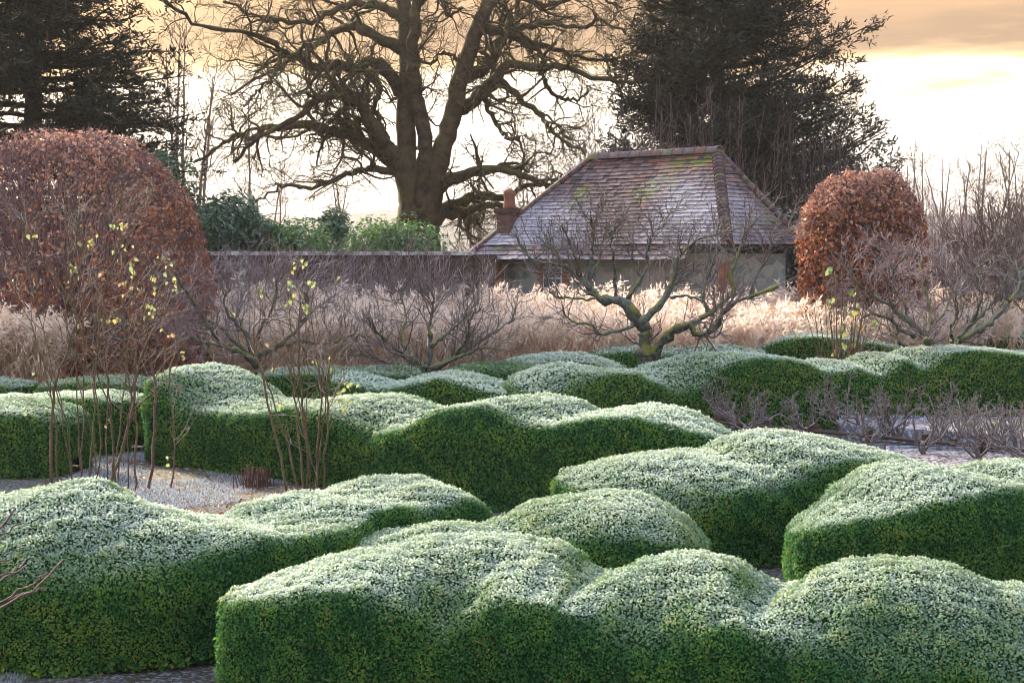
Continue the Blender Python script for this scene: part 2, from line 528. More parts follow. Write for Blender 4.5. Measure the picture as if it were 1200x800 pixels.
    ix = np.repeat(np.arange(len(lam)), cnt); N = len(ix)
    a, c = r.random((2, N, 1))
    pos = (A[ix] * (1 - a) + B[ix] * a) * (1 - c) + (D[ix] * (1 - a) + C[ix] * a) * c
    n_ = fn[ix]
    depth = r.random(N) ** 1.5
    clump = fbm(pos, 26, seed + 9, 2)
    pos = pos + n_ * ((-0.024 * depth + 0.016 * clump + 0.004))[:, None]
    dirv = unit(n_ * 0.75 + r.normal(0, 0.75, (N, 3)) + np.array([0, 0, 0.25]))
    ln = unit(n_ * 0.9 + r.normal(0, 0.55, (N, 3)) + np.array([0, 0, 0.15]))
    size = leaf * r.uniform(0.7, 1.3, N) * np.where(dens[ix] < 0.9, 1.7, 1.0)
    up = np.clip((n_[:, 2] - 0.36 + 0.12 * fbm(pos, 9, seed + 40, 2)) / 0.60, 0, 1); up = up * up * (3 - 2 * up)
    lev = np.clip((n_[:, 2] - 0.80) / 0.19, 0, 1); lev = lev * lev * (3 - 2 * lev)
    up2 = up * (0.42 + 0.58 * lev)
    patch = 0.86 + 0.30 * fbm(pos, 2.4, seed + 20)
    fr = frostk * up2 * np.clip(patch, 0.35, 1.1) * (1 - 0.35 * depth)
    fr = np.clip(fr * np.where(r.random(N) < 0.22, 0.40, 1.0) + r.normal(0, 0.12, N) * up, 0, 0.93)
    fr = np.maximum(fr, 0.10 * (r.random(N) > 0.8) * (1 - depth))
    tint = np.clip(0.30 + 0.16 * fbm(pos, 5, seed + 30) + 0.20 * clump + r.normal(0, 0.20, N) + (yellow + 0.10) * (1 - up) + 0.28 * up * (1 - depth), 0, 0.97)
    tint = np.where(r.random(N) > 0.995, 1.0, tint)
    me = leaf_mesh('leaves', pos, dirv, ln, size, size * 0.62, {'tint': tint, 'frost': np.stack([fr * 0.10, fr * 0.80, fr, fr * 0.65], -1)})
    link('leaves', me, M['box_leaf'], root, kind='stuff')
    LEAF_TOTAL[0] += N
    # a few stray shoots poking out of the clipped faces
    k = r.integers(0, N, int(10 * Ltot))
    k = k[(n_[k, 2] < 0.5)]
    if len(k) and q[:, 1].mean() < 20:
        p0 = pos[k] - n_[k] * 0.03
        dd = unit(n_[k] * 0.5 + r.normal(0, 0.4, (len(k), 3)) + np.array([0, 0, 0.7]))
        pts = p0[:, None] + dd[:, None] * (np.linspace(0, 1, 4)[None, :, None] * r.uniform(0.04, 0.11, len(k))[:, None, None])
        link('stray_shoots', Tubes().add(pts, np.full(pts.shape[:2], 0.0022), 3).mesh('stray_shoots'), M['reed_stalk'], root, kind='stuff')
    return root
M['reed_stalk'] = bark_mat('reed_stalk', (0.30, 0.22, 0.10), (0.42, 0.32, 0.16), scale=10)

HEDGES = [
 dict(label='long box hedge with three broad frosted humps and a square-cut end, lowest of the garden', leaf=0.0205, seed=1,
      cp=[(290, 11.0, .66, 676, 724), (340, 10.9, .72, 662, 706), (420, 10.85, .74, 645, 694), (490, 10.8, .74, 634, 720), (550, 10.75, .74, 630, 760), (612, 10.65, .74, 637, 724), (655, 10.55, .74, 654, 712), (692, 10.5, .74, 676, 714), (735, 10.4, .74, 657, 736), (785, 10.3, .74, 651, 776), (845, 10.2, .74, 655, 754), (880, 10.15, .74, 676, 744), (908, 10.1, .74, 690, 748), (955, 10.0, .74, 667, 772), (1040, 9.9, .74, 655, 800), (1120, 9.8, .74, 664, 800), (1200, 9.75, .74, 688, 815), (1290, 9.7, .74, 690, 820)]),
 dict(label='low box hedge ending in one round frosted dome, behind the three-humped hedge', leaf=0.023, seed=2,
      cp=[(395, 13.0, .40, 640, 668), (450, 12.95, .46, 621, 655), (520, 12.95, .5, 613, 650), (575, 13.0, .52, 614, 652), (630, 13.1, .6, 592, 648), (690, 13.15, .66, 579, 640), (745, 13.15, .66, 582, 636), (795, 13.1, .62, 604, 642), (832, 13.05, .5, 632, 652)]),
 dict(label='wide angled box hedge with a broad near corner, beside the frosted rose bed', leaf=0.0235, seed=3, vc=0.3, back=0.55,
      cp=[(-130, 14.1, .95, 590, 628), (-40, 13.2, 1.15, 582, 628), (40, 12.6, 1.2, 568, 648), (105, 12.45, 1.2, 562, 686), (165, 12.55, 1.1, 578, 662), (225, 12.85, 1.02, 597, 624), (285, 13.15, .95, 601, 630), (345, 13.75, .84, 578, 613), (395, 14.05, .8, 574, 597), (440, 14.35, .78, 560, 604), (490, 14.65, .76, 556, 592), (530, 14.85, .72, 570, 600), (560, 14.95, .6, 592, 612)]),
 dict(label='tallest wavy box hedge with dark green face behind the rose bed', leaf=0.034, seed=4, cover=1.3,
      cp=[(195, 23.9, .78, 438, 456), (225, 23.7, .85, 426, 446), (262, 23.3, .85, 442, 482), (300, 22.8, .8, 466, 488), (350, 22.3, .8, 471, 486), (395, 21.8, .8, 463, 480), (440, 21.2, .8, 462, 490), (485, 20.7, .8, 477, 514), (515, 20.3, .8, 489, 508), (560, 19.9, .8, 470, 484), (610, 19.5, .8, 461, 478), (650, 19.2, .78, 470, 500), (680, 19.0, .78, 484, 502), (720, 18.8, .78, 478, 492), (770, 18.6, .78, 476, 488), (820, 18.4, .75, 490, 502), (870, 18.3, .65, 512, 524)]),
 dict(label='blunt-ended box hedge block with wavy frosted top, between the tall hedge and the domed hedge', leaf=0.026, seed=5,
      cp=[(690, 16.75, .62, 540, 556), (735, 16.35, .8, 530, 582), (785, 16.05, .9, 528, 597), (835, 16.1, .9, 531, 582), (862, 16.2, .88, 530, 572), (892, 16.35, .86, 511, 562), (930, 16.5, .82, 505, 548), (975, 16.8, .8, 510, 546), (1015, 17.2, .75, 526, 550), (1045, 17.5, .55, 545, 562)]),
 dict(label='box hedge with one tall pointed swell, in front of the timber rail', leaf=0.025, seed=6,
      cp=[(925, 13.9, .60, 612, 634), (985, 13.85, .72, 582, 612), (1045, 13.95, .76, 553, 594), (1100, 14.15, .76, 541, 582), (1145, 14.4, .74, 552, 570), (1165, 14.5, .72, 556, 572), (1190, 14.65, .74, 543, 580), (1240, 14.9, .74, 541, 590), (1300, 15.1, .74, 552, 592)]),
 dict(label='long far box hedge with dark clipped face behind the timber rail', leaf=0.042, seed=7, cover=1.12, frostk=1.25, yellow=0.10,
      cp=[(600, 25.7, .6, 452, 466), (635, 26.0, .7, 434, 464), (670, 26.3, .75, 426, 446), (705, 26.6, .75, 430, 437), (735, 26.9, .75, 436, 448), (768, 27.2, .75, 431, 462), (800, 27.5, .75, 420, 446), (838, 27.8, .75, 413, 424), (885, 28.3, .75, 414, 420), (918, 28.6, .75, 419, 426), (945, 28.8, .75, 425, 439), (975, 29.1, .75, 420, 434), (1003, 29.4, .75, 425, 442), (1032, 29.7, .75, 414, 424), (1057, 29.9, .75, 416, 436), (1082, 30.1, .75, 407, 418), (1115, 30.3, .75, 405, 410), (1160, 30.6, .75, 408, 412), (1200, 30.8, .75, 412, 421), (1260, 31, .75, 409, 416)]),
 dict(label='short box hedge with a low rounded crest, under the low dark-trunked apple tree', leaf=0.042, seed=8, cover=1.12, frostk=1.25, yellow=0.08,
      cp=[(395, 27.2, .6, 434, 446), (432, 27.0, .7, 441, 451), (462, 26.8, .72, 448, 458), (495, 26.7, .72, 440, 451), (530, 26.6, .72, 436, 443), (560, 26.4, .72, 442, 448), (590, 26.2, .65, 452, 460), (612, 26.1, .5, 458, 468)]),
 dict(label='little green box mound with hardly any frost, beside the small mossy apple tree', leaf=0.046, seed=9, cover=1.12, frostk=0.35,
      cp=[(525, 29.6, .6, 430, 440), (560, 29.5, .7, 425, 436), (600, 29.3, .7, 424, 438), (640, 29.2, .5, 434, 444)]),
 dict(label='far frosted box hedge that ends in a dark green notch, before the reeds', leaf=0.046, seed=10, cover=1.12, frostk=1.25,
      cp=[(590, 31.5, .6, 422, 430), (630, 31.5, .7, 416, 428), (670, 31.4, .7, 414, 424), (705, 31.3, .7, 420, 428), (738, 31.2, .5, 432, 440)]),
 dict(label='white frosted box hedge passing behind the trunk of the big apple tree', leaf=0.048, seed=11, cover=1.12, frostk=1.4,
      cp=[(692, 33.2, .6, 411, 420), (725, 33.2, .7, 404, 414), (760, 33.2, .7, 402, 418), (800, 33.1, .7, 406, 416), (830, 33.1, .7, 402, 411), (865, 33, .7, 405, 418), (890, 33, .7, 408, 416), (900, 33, .5, 410, 418)]),
 dict(label='swelling frosted box hedge with a dark shaded end, beside the leafy bramble', leaf=0.048, seed=12, cover=1.12, frostk=1.4,
      cp=[(888, 33.6, .5, 405, 414), (915, 33.4, .7, 394, 405), (945, 33.2, .75, 390, 396), (985, 33.1, .75, 392, 396), (1020, 33, .7, 398, 403), (1058, 33, .5, 406, 412)]),
 dict(label='single frosted box mound by the mossy leaning apple stem', leaf=0.048, seed=13, cover=1.12, frostk=1.4,
      cp=[(1128, 34, .5, 400, 408), (1155, 34, .7, 388, 400), (1185, 34, .75, 383, 398), (1230, 34, .7, 388, 400)]),
 dict(label='box hedge end with steep rounded face next to the purple rose stems', leaf=0.034, seed=14, cover=1.3,
      cp=[(-110, 22.6, .7, 468, 482), (-40, 22.5, .8, 466, 482), (20, 22.4, .82, 468, 484), (58, 22.3, .8, 474, 488), (88, 22.2, .6, 488, 504)]),
 dict(label='flat-topped box hedge standing behind the purple rose stems', leaf=0.036, seed=15, cover=1.3,
      cp=[(-60, 25.6, .6, 466, 474), (20, 25.4, .7, 462, 470), (80, 25.1, .72, 459, 467), (130, 24.8, .72, 459, 468), (160, 24.6, .55, 466, 476)]),
 dict(label='pale frosted box hedge against the reed plumes beside the large beech dome', leaf=0.046, seed=16, cover=1.12, frostk=1.25,
      cp=[(-60, 29.6, .6, 442, 450), (-10, 29.4, .7, 443, 450), (35, 29.2, .6, 449, 457)]),
 dict(label='dim low box hedge under the branches of the spreading apple tree', leaf=0.044, seed=17, cover=1.12, frostk=0.7,
      cp=[(50, 28.4, .6, 447, 455), (100, 28.3, .7, 441, 450), (150, 28.2, .7, 442, 452), (190, 28.1, .5, 450, 458)]),
 dict(label='hazy green box hedge between the purple thicket and the tall wavy hedge', leaf=0.044, seed=18, cover=1.12, frostk=0.8,
      cp=[(300, 29.5, .6, 438, 446), (335, 29.4, .7, 431, 441), (375, 29.4, .7, 430, 440), (420, 29.3, .7, 431, 440), (460, 29.2, .7, 429, 440), (500, 29.1, .5, 434, 444)]),
]
for h in HEDGES:
    hedge(**h)

# ------------------------------------------------------------------ hut with hipped tile roof
def box_mesh(name, lo, hi):
    x0, y0, z0 = lo; x1, y1, z1 = hi
    v = np.array([(x0, y0, z0), (x1, y0, z0), (x1, y1, z0), (x0, y1, z0), (x0, y0, z1), (x1, y0, z1), (x1, y1, z1), (x0, y1, z1)])
    f = np.array([(0, 3, 2, 1), (4, 5, 6, 7), (0, 1, 5, 4), (1, 2, 6, 5), (2, 3, 7, 6), (3, 0, 4, 7)])
    return v, f
def boxes(name, items, attrs=True, rng=RNG):
    """items: (origin, ax, ay, az) arrays (N,3) full-edge vectors of little blocks, joined"""
    o, ax, ay, az = [np.asarray(a, float) for a in items]
    c = np.array([(0, 0, 0), (1, 0, 0), (1, 1, 0), (0, 1, 0), (0, 0, 1), (1, 0, 1), (1, 1, 1), (0, 1, 1)], float)
    V = o[:, None] + c[None, :, 0:1] * ax[:, None] + c[None, :, 1:2] * ay[:, None] + c[None, :, 2:3] * az[:, None]
    f = np.array([(0, 3, 2, 1), (4, 5, 6, 7), (0, 1, 5, 4), (1, 2, 6, 5), (2, 3, 7, 6), (3, 0, 4, 7)])
    Fc = (np.arange(len(o))[:, None, None] * 8 + f[None]).reshape(-1, 4)
    return mesh_np(name, V.reshape(-1, 3), Fc, {'tint': np.repeat(rng.random(len(o)), 8)}, smooth=False)

m = new_mat('stone_wall'); b = NB(m); M['stone'] = m
v = b.n('ShaderNodeTexVoronoi', feature='F1'); v.inputs['Scale'].default_value = 3.4
mpn = b.n('ShaderNodeMapping'); mpn.inputs['Scale'].default_value = (1, 1, 1.7)
b.l(b.obj(), mpn.inputs[0]); b.l(mpn.outputs[0], v.inputs['Vector'])
v2 = b.n('ShaderNodeTexVoronoi', feature='DISTANCE_TO_EDGE'); v2.inputs['Scale'].default_value = 3.4
b.l(mpn.outputs[0], v2.inputs['Vector'])
sepc = b.n('ShaderNodeSeparateColor'); b.l(v.outputs['Color'], sepc.inputs[0])
c = b.ramp(sepc.outputs[0], (0, (0.11, 0.12, 0.125)), (0.5, (0.22, 0.225, 0.225)), (1, (0.34, 0.31, 0.26)))
c = b.mix(b.smooth(v2.outputs['Distance'], 0.0, 0.06), (0.26, 0.255, 0.24), c)
c = b.mix(b.math('MULTIPLY', b.noise(1.3), 0.5), c, (0.20, 0.24, 0.22))
b.bsdf(c, rough=0.95, bump=v2.outputs['Distance'], bs=0.6, bd=0.03)

def brick_mat(name, c1, c2, mortar, scale=4.6):
    m = new_mat(name); b = NB(m)
    q = b.n('ShaderNodeTexBrick')
    q.inputs['Scale'].default_value = scale
    q.inputs['Mortar Size'].default_value = 0.02
    for k, cc in (('Color1', c1), ('Color2', c2), ('Mortar', mortar)):
        q.inputs[k].default_value = cc + (1,)
    mp_ = b.n('ShaderNodeMapping'); mp_.inputs['Rotation'].default_value = (math.pi / 2, 0, 0)
    b.l(b.obj(), mp_.inputs[0]); b.l(mp_.outputs[0], q.inputs['Vector'])
    c = b.mix(b.math('MULTIPLY', b.noise(3, 5), 0.6), q.outputs['Color'], tuple(x * 0.5 for x in c1))
    b.bsdf(c, rough=0.95, bump=q.outputs['Fac'], bs=-0.4, bd=0.01)
    return m
M['brick'] = brick_mat('brick', (0.11, 0.050, 0.040), (0.16, 0.075, 0.058), (0.16, 0.14, 0.13))
M['wall_brick'] = brick_mat('wall_brick', (0.060, 0.044, 0.040), (0.10, 0.074, 0.064), (0.09, 0.085, 0.08))
m = new_mat('terracotta'); b = NB(m); M['terracotta'] = m
b.bsdf(b.mix(b.noise(9), (0.20, 0.075, 0.045), (0.32, 0.14, 0.085)), rough=0.85)
m = new_mat('clay_pot'); b = NB(m); M['pot'] = m
b.bsdf(b.mix(b.noise(6), (0.13, 0.055, 0.038), (0.22, 0.10, 0.07)), rough=0.9)
m = new_mat('coping'); b = NB(m); M['coping'] = m
b.bsdf(b.mix(b.smooth(b.noise(5, 5), 0.4, 0.65), (0.16, 0.15, 0.14), (0.48, 0.48, 0.48)), rough=0.95, bump=b.noise(20), bs=0.5)
m = new_mat('old_timber'); b = NB(m); M['timber'] = m
b.bsdf(b.mix(b.noise(7, 5), (0.045, 0.026, 0.020), (0.095, 0.060, 0.046)), rough=0.9, bump=b.noise(30, 4), bs=0.5)
m = new_mat('roof_tile'); b = NB(m); M['tile'] = m
c = b.ramp(b.attr('tint'), (0.0, (0.050, 0.036, 0.042)), (0.3, (0.080, 0.054, 0.060)), (0.6, (0.108, 0.072, 0.078)), (0.85, (0.15, 0.115, 0.125)), (1.0, (0.17, 0.085, 0.062)))
c = b.mix(b.math('MULTIPLY', b.attr('orange'), 0.7), c, (0.26, 0.075, 0.03))
c = b.mix(b.attr('moss'), c, (0.11, 0.13, 0.03))
n1 = b.noise(13, 6, 0.8)
fz = b.math('ADD', b.attr('frost'), b.math('MULTIPLY', b.math('SUBTRACT', n1, 0.5), 1.1))
c = b.mix(b.math('MULTIPLY', b.smooth(fz, 0.38, 0.95), 0.55), c, (0.52, 0.52, 0.62))
b.bsdf(c, rough=0.9, bump=n1, bs=0.3)
m = new_mat('window_glass'); b = NB(m); M['glass'] = m
b.bsdf((0.05, 0.07, 0.10), rough=0.08, spec=0.8)
m = new_mat('window_paint'); b = NB(m); M['paint'] = m
b.bsdf((0.45, 0.50, 0.55), rough=0.6)

hut = thing('tiled_hut', 'small stone hut with steep hipped clay tile roof dusted with frost', 'hut')
AX = unit(np.array([1.0, -1.0, 0])); BX = unit(np.array([-1.0, -1.0, 0])); ZX = np.array([0, 0, 1.0])
DR = 39.0
Rr = P(840, 179, DR); ZR = Rr[2]
Lr = Rr - AX * 3.85
TAN = math.tan(math.radians(56))
ZE, ZL = 3.08, 2.74
hh = (ZR - ZE) / TAN; hl = (ZR - ZL) / TAN
# walls, clear of the eaves
ov = 0.30
wl_lo, wl_hi = 0.0, ZE + 0.1
pts = []
N0 = Rr + AX * hh
c1 = Rr + AX * (hh - ov) + BX * (hh - ov); c2 = Rr + AX * (hh - ov) - BX * (hh - ov)
c3 = Lr - AX * (hl + 0.85 - ov) - BX * (hh - ov); c4 = Lr - AX * (hl + 0.85 - ov) + BX * (hh - ov)
base = np.array([c1, c2, c3, c4]); lo = base.copy(); lo[:, 2] = -0.02; hi = base.copy(); hi[:, 2] = ZL + 0.15
V = np.concatenate([lo, hi]); Fq = np.array([(0, 1, 5, 4), (1, 2, 6, 5), (2, 3, 7, 6), (3, 0, 4, 7)])
link('stone_wall', mesh_np('stone_wall', V, Fq, smooth=False), M['stone'], hut)

def slope(o_left, o_right, e_left, e_right, name, seed):
    """clay tiles laid in courses on the slope between the ridge line and the eave line (corner points given)"""
    r = np.random.default_rng(seed)
    o_left, o_right, e_left, e_right = [np.asarray(a, float) for a in (o_left, o_right, e_left, e_right)]
    along = unit(e_right - e_left)
    rid = o_left + along * ((e_left - o_left) @ along)
    down = unit(e_left - rid); nrm = np.cross(along, down); nrm = nrm * np.sign(nrm[2])
    depth = np.linalg.norm(e_left - rid)
    gauge, tw = 0.105, 0.168
    rows = int(depth / gauge)
    O, X, Y, Z, orange, moss, frost = [], [], [], [], [], [], []
    for k in range(rows):
        t = (k + 1) / rows
        a = o_left + (e_left - o_left) * t; bb = o_right + (e_right - o_right) * t
        Lw = (bb - a) @ along
        n = max(1, int(Lw / tw)); st = (0.5 if k % 2 else 0) * tw
        for j in range(-1, n + 1):
            x0 = max(0, j * tw + st); x1 = min(Lw, (j + 1) * tw + st)
            if x1 - x0 < 0.04:
                continue
            lift = r.normal(0, 0.004)
            p = a + along * (x0 + 0.003) - down * (gauge * 1.25) + nrm * (0.010 + lift)
            sag = 0.02 * math.sin(p[0] * 1.7 + k * 0.1)
            O.append(p + nrm * sag); X.append(along * (x1 - x0 - 0.006)); Y.append(down * (gauge * 1.25 + r.normal(0, 0.004)) + nrm * 0.024); Z.append(nrm * 0.020)
            q = np.array([p[0], p[1], p[2]])
            nb = float(fbm(q[None], 1.4, 77)[0]); nc = float(fbm(q[None], 4.0, 78, 2)[0])
            orange.append(np.clip(0.75 - abs(t - 0.10) * 7 + nb * 1.0, 0, 1) * (r.random() < 0.6))
            moss.append(float(np.clip((nc * 1.3 + 0.22 - t * 1.6) * 1.6, 0, 0.75)) * (r.random() < 0.75))
            frost.append(float(np.clip(0.22 + 0.50 * t + 0.35 * nb, 0, 0.9)))
    me = boxes(name, (O, X, Y, Z), rng=r)
    for nm, arr in (('orange', orange), ('moss', moss), ('frost', frost)):
        at = me.attributes.new(nm, 'FLOAT', 'POINT')
        at.data.foreach_set('value', np.repeat(np.array(arr, np.float32), 8))
    return me, (o_left, o_right, e_left, e_right)
def eave(p, out_vec, hgt):
    q = p + out_vec * ((ZR - hgt) / TAN); q = q.copy(); q[2] = hgt
    return q
def corner(p, u, w_, hgt):
    q = p + (u + w_) * ((ZR - hgt) / TAN); q = q.copy(); q[2] = hgt
    return q
roofdeck = []
# front slope, its lower part reaches further down for most of its length
Nc = corner(Rr, AX, BX, ZE); Fc_ = corner(Rr, AX, -BX, ZE); Lc = corner(Lr, -AX, BX, ZE) - AX * 0.85; Bc = corner(Lr, -AX, -BX, ZE) - AX * 0.85
Lc2 = corner(Lr, -AX, BX, ZL) - AX * 1.1; cut = Nc + (Lc - Nc) * 0.13
cut2 = cut + BX * ((ZE - ZL) / TAN); cut2 = cut2.copy(); cut2[2] = ZL
Bc2 = corner(Lr, -AX, -BX, ZL) - AX * 1.1
tiles_front, _ = slope(Lr, Rr, Lc, Nc, 'roof_tiles', 1)
tf = link('roof_tiles', tiles_front, M['tile'], hut, kind='stuff')
tl, _ = slope(Lc, cut, Lc2, cut2, 'roof_tiles', 2); link('roof_tiles', tl, M['tile'], hut, kind='stuff')
te, _ = slope(Rr, Rr, Nc, Fc_, 'roof_tiles', 3); link('roof_tiles', te, M['tile'], hut, kind='stuff')
tb, _ = slope(Lr, Lr, Bc2, Lc2, 'roof_tiles', 4); link('roof_tiles', tb, M['tile'], hut, kind='stuff')
dk = np.array([Lr, Rr, Nc, Fc_, Bc, Lc, cut, cut2, Lc2, Bc2]) - np.array([0, 0, 0.045])
link('roof_deck', mesh_np('roof_deck', dk, np.array([(0, 1, 2, 5), (5, 6, 7, 8), (1, 2, 3, 3), (0, 1, 3, 4), (0, 5, 4, 4), (5, 8, 9, 4)])[[0]], smooth=False), M['timber'], hut)
for tri in ((1, 2, 3), (0, 5, 4)):
    link('roof_deck', mesh_np('roof_deck', dk[list(tri)], np.array([(0, 1, 2)]), smooth=False), M['timber'], hut)
def half_round(p0, p1, n, rad, name, tints):
    """overlapping half-round tiles laid along a line: one mesh per tile"""
    p0, p1 = np.asarray(p0, float), np.asarray(p1, float)
    ax = unit(p1 - p0); step = np.linalg.norm(p1 - p0) / n
    sd = unit(np.cross(ax, ZX)); upv = np.cross(sd, ax)
    a = np.linspace(-0.15, math.pi + 0.15, 8)
    V = []
    for rr_, t in ((rad, 0), (rad * 1.22, step * 1.12), (rad * 1.04, step * 1.12), (rad * 0.82, 0)):
        V.append(np.outer(np.cos(a), sd) * rr_ + np.outer(np.sin(a), upv) * rr_ + ax * t)
    V = np.concatenate(V); k = 8
    Fq = []
    for q in range(3):
        for j in range(k - 1):
            Fq.append((q * k + j, q * k + j + 1, (q + 1) * k + j + 1, (q + 1) * k + j))
    for i in range(n):
        me = mesh_np(name, V, np.array(Fq), {'tint': np.full(len(V), tints[i % len(tints)]), 'frost': np.full(len(V), 0.25 + 0.3 * ((i * 7) % 5) / 5), 'moss': np.full(len(V), 0.5 if (i * 5) % 7 == 0 else 0.0), 'orange': np.full(len(V), 0.15 if (i * 3) % 5 == 0 else 0)})
        me.materials.append(M['tile'])
        o = link(name, me, None, hut)
        o.location = tuple(p0 + ax * step * i)
TT_ = [0.2, 0.5, 0.35, 0.7, 0.15, 0.6]
half_round(Rr + ZX * 0.01, Nc + ZX * 0.02, 26, 0.115, 'hip_tile', TT_)
half_round(Rr + ZX * 0.01, Fc_ + ZX * 0.02, 26, 0.10, 'hip_tile', TT_)
half_round(Lr + ZX * 0.01, Lc2 + ZX * 0.02, 30, 0.10, 'hip_tile', TT_)
half_round(Lr - AX * 0.05 + ZX * 0.02, Rr + AX * 0.05 + ZX * 0.02, 12, 0.12, 'ridge_tile', [0.9, 0.75, 0.95, 0.8])
# window in the front wall with brick surround
wz0, wz1 = 2.05, 2.58
wd = c1 - c4; wn_ = BX
def on_front(t, z, off):
    p = c4 + wd * t + wn_ * off; p = p.copy(); p[2] = z
    return p
tw_ = unit(wd); wlen = np.linalg.norm(wd)
win_t = 0.235
win = link('window', boxes('window', ([on_front(win_t, wz0, 0.01)], [tw_ * 0.62], [BX * 0.03], [ZX * (wz1 - wz0)])), M['paint'], hut)
for i in range(3):
    for j in range(2):
        o = on_front(win_t, wz0 + 0.04 + j * 0.24, 0.041) + tw_ * (0.035 + i * 0.19)
        link('pane', boxes('pane', ([o], [tw_ * 0.16], [BX * 0.008], [ZX * 0.205])), M['glass'], win)
bo = []
for side, t0 in ((0, win_t - 0.13 / wlen), (1, win_t + 0.62 / wlen)):
    for k in range(9):
        w_ = 0.13 + (0.08 if k % 2 else 0.0)
        o = on_front(t0, wz0 - 0.02 + k * 0.07, 0.004) - (tw_ * (w_ - 0.13) if side == 0 else 0)
        bo.append((o, tw_ * w_, BX * 0.03, ZX * 0.06))
for k in range(11):
    bo.append((on_front(win_t - 0.06 / wlen, wz1 + 0.015, 0.004) + tw_ * k * 0.069, tw_ * 0.06, BX * 0.03, ZX * 0.12))
for o, a_, b_, z_ in bo:
    link('brick', boxes('brick', ([o], [a_], [b_], [z_])), M['terracotta'], hut)
for k in range(30):     # brick quoins at the corners of the front wall
    w_ = 0.24 if k % 2 else 0.14
    for side in (0, 1):
        o = (on_front(0, 0.3 + k * 0.08, 0.004) if side == 0 else on_front(1, 0.3 + k * 0.08, 0.004) - tw_ * w_)
        if o[2] > 1.6:
            link('brick', boxes('brick', ([o], [tw_ * w_], [BX * 0.02], [ZX * 0.07])), M['terracotta'], hut)
for k in range(14):
    w_ = 0.22 if k % 2 else 0.14
    o = c1.copy(); o[2] = 1.6 + k * 0.08
    link('brick', boxes('brick', ([o + AX * 0.004], [-BX * w_], [AX * 0.02], [ZX * 0.07])), M['terracotta'], hut)
# chimney
ch = P(597, 290, 42.2)
chx = boxes('chimney', ([ch - AX * 0.22 - BX * 0.22 + np.array([0, 0, -0.3])], [AX * 0.44], [BX * 0.44], [ZX * (ZP(250, 42.2) - ch[2] + 0.3)]))
cho = link('chimney', chx, M['brick'], hut)
zt = ZP(250, 42.2)
link('chimney_cap', boxes('chimney_cap', ([np.array([ch[0], ch[1], zt]) - AX * 0.27 - BX * 0.27], [AX * 0.54], [BX * 0.54], [ZX * 0.12])), M['timber'], cho)
pz = np.linspace(0, 1, 7); pr = np.array([0.17, 0.155, 0.145, 0.14, 0.14, 0.16, 0.155])
link('chimney_pot', Tubes().add(np.stack([np.full(7, ch[0]), np.full(7, ch[1]), zt + 0.12 + pz * 0.42], -1), pr, 14).mesh('chimney_pot'), M['pot'], cho)

# ------------------------------------------------------------------ garden wall with coping
wall = thing('garden_wall', 'long dark brick garden wall with pale frosted coping, joining the hut', 'wall')
wp0, wp1 = P(-220, 302, 40.5), P(556, 302, 41.6)
wv = unit((wp1 - wp0) * np.array([1, 1, 0])); wl_ = np.linalg.norm((wp1 - wp0)[:2]); wn2 = np.array([wv[1], -wv[0], 0])
z1w = ZP(299, 41)
link('brickwork', boxes('brickwork', ([np.array([wp0[0], wp0[1], -0.05])], [wv * wl_], [-wn2 * 0.35], [ZX * (z1w + 0.05)])), M['wall_brick'], wall)
nC = 26
for k in range(nC):
    o = np.array([wp0[0], wp0[1], z1w + 0.002]) + wv * (wl_ * k / nC + 0.006) + wn2 * 0.06
    link('coping_stone', boxes('coping_stone', ([o], [wv * (wl_ / nC - 0.012)], [-wn2 * 0.47], [ZX * (0.09 + 0.012 * math.sin(k * 2.1))])), M['coping'], wall)
o = np.array([wp1[0], wp1[1], -0.05])
link('end_pier', boxes('end_pier', ([o + wn2 * 0.08], [wv * 0.5], [-wn2 * 0.5], [ZX * (z1w - 0.03)])), M['wall_brick'], wall)
link('pier_cap', boxes('pier_cap', ([o + wn2 * 0.12 - wv * 0.04 + ZX * (z1w - 0.028)], [wv * 0.58], [-wn2 * 0.58], [ZX * 0.1])), M['timber'], wall)

# ------------------------------------------------------------------ bare trees: traced limbs + grown branches
def limbs_from_pixels(lines, d, n, jit, rng, spread=0.0, dshift=None):
    """lines: (list of pixel points, r0, r1, depth offsets or None)"""
    PP, RR = [], []
    for k, (pts, r0, r1, dz) in enumerate(lines):
        pts = np.array(pts, float)
        if dz is None:
            dz = (0.0, rng.normal(0, spread))
        dep = d + np.interp(np.linspace(0, 1, len(pts)), np.linspace(0, 1, len(dz)), dz)
        PP.append(resample(P(pts[:, 0], pts[:, 1], dep), n, jit, rng))
        RR.append(r1 + (r0 - r1) * (1 - np.linspace(0, 1, n)) ** 1.5)
    return np.array(PP), np.array(RR)

r = np.random.default_rng(21)
oak = thing('oak_tree', 'huge bare oak with twisting limbs behind the garden wall', 'tree')
DO = 60.0
trunk_lines = [
 ([(487, 345), (488, 290), (489, 252), (484, 225), (476, 195), (475, 150), (478, 100), (477, 50), (474, 0), (470, -60), (478, -130)], 0.98, 0.22, (0, 0, 0, 0.2)),
 ([(494, 262), (495, 230), (499, 185), (494, 140), (487, 105), (484, 60), (490, 0), (497, -70)], 0.46, 0.14, (-.3, -.5, -.6, -.8)),
 ([(500, 262), (507, 220), (520, 170), (532, 128), (543, 85), (556, 40), (573, 0), (590, -45), (600, -110)], 0.58, 0.2, (-.2, -.6, -1.0)),
]
tp, tr_ = limbs_from_pixels(trunk_lines, DO, 40, 0.03, r)
tr_[0] = np.interp(np.linspace(0, 1, 40), [0, 0.16, 0.32, 0.45, 0.7, 1], [0.98, 0.76, 0.54, 0.35, 0.30, 0.15])
tr_[1] = np.interp(np.linspace(0, 1, 40), [0, 0.3, 0.7, 1], [0.42, 0.26, 0.23, 0.11])
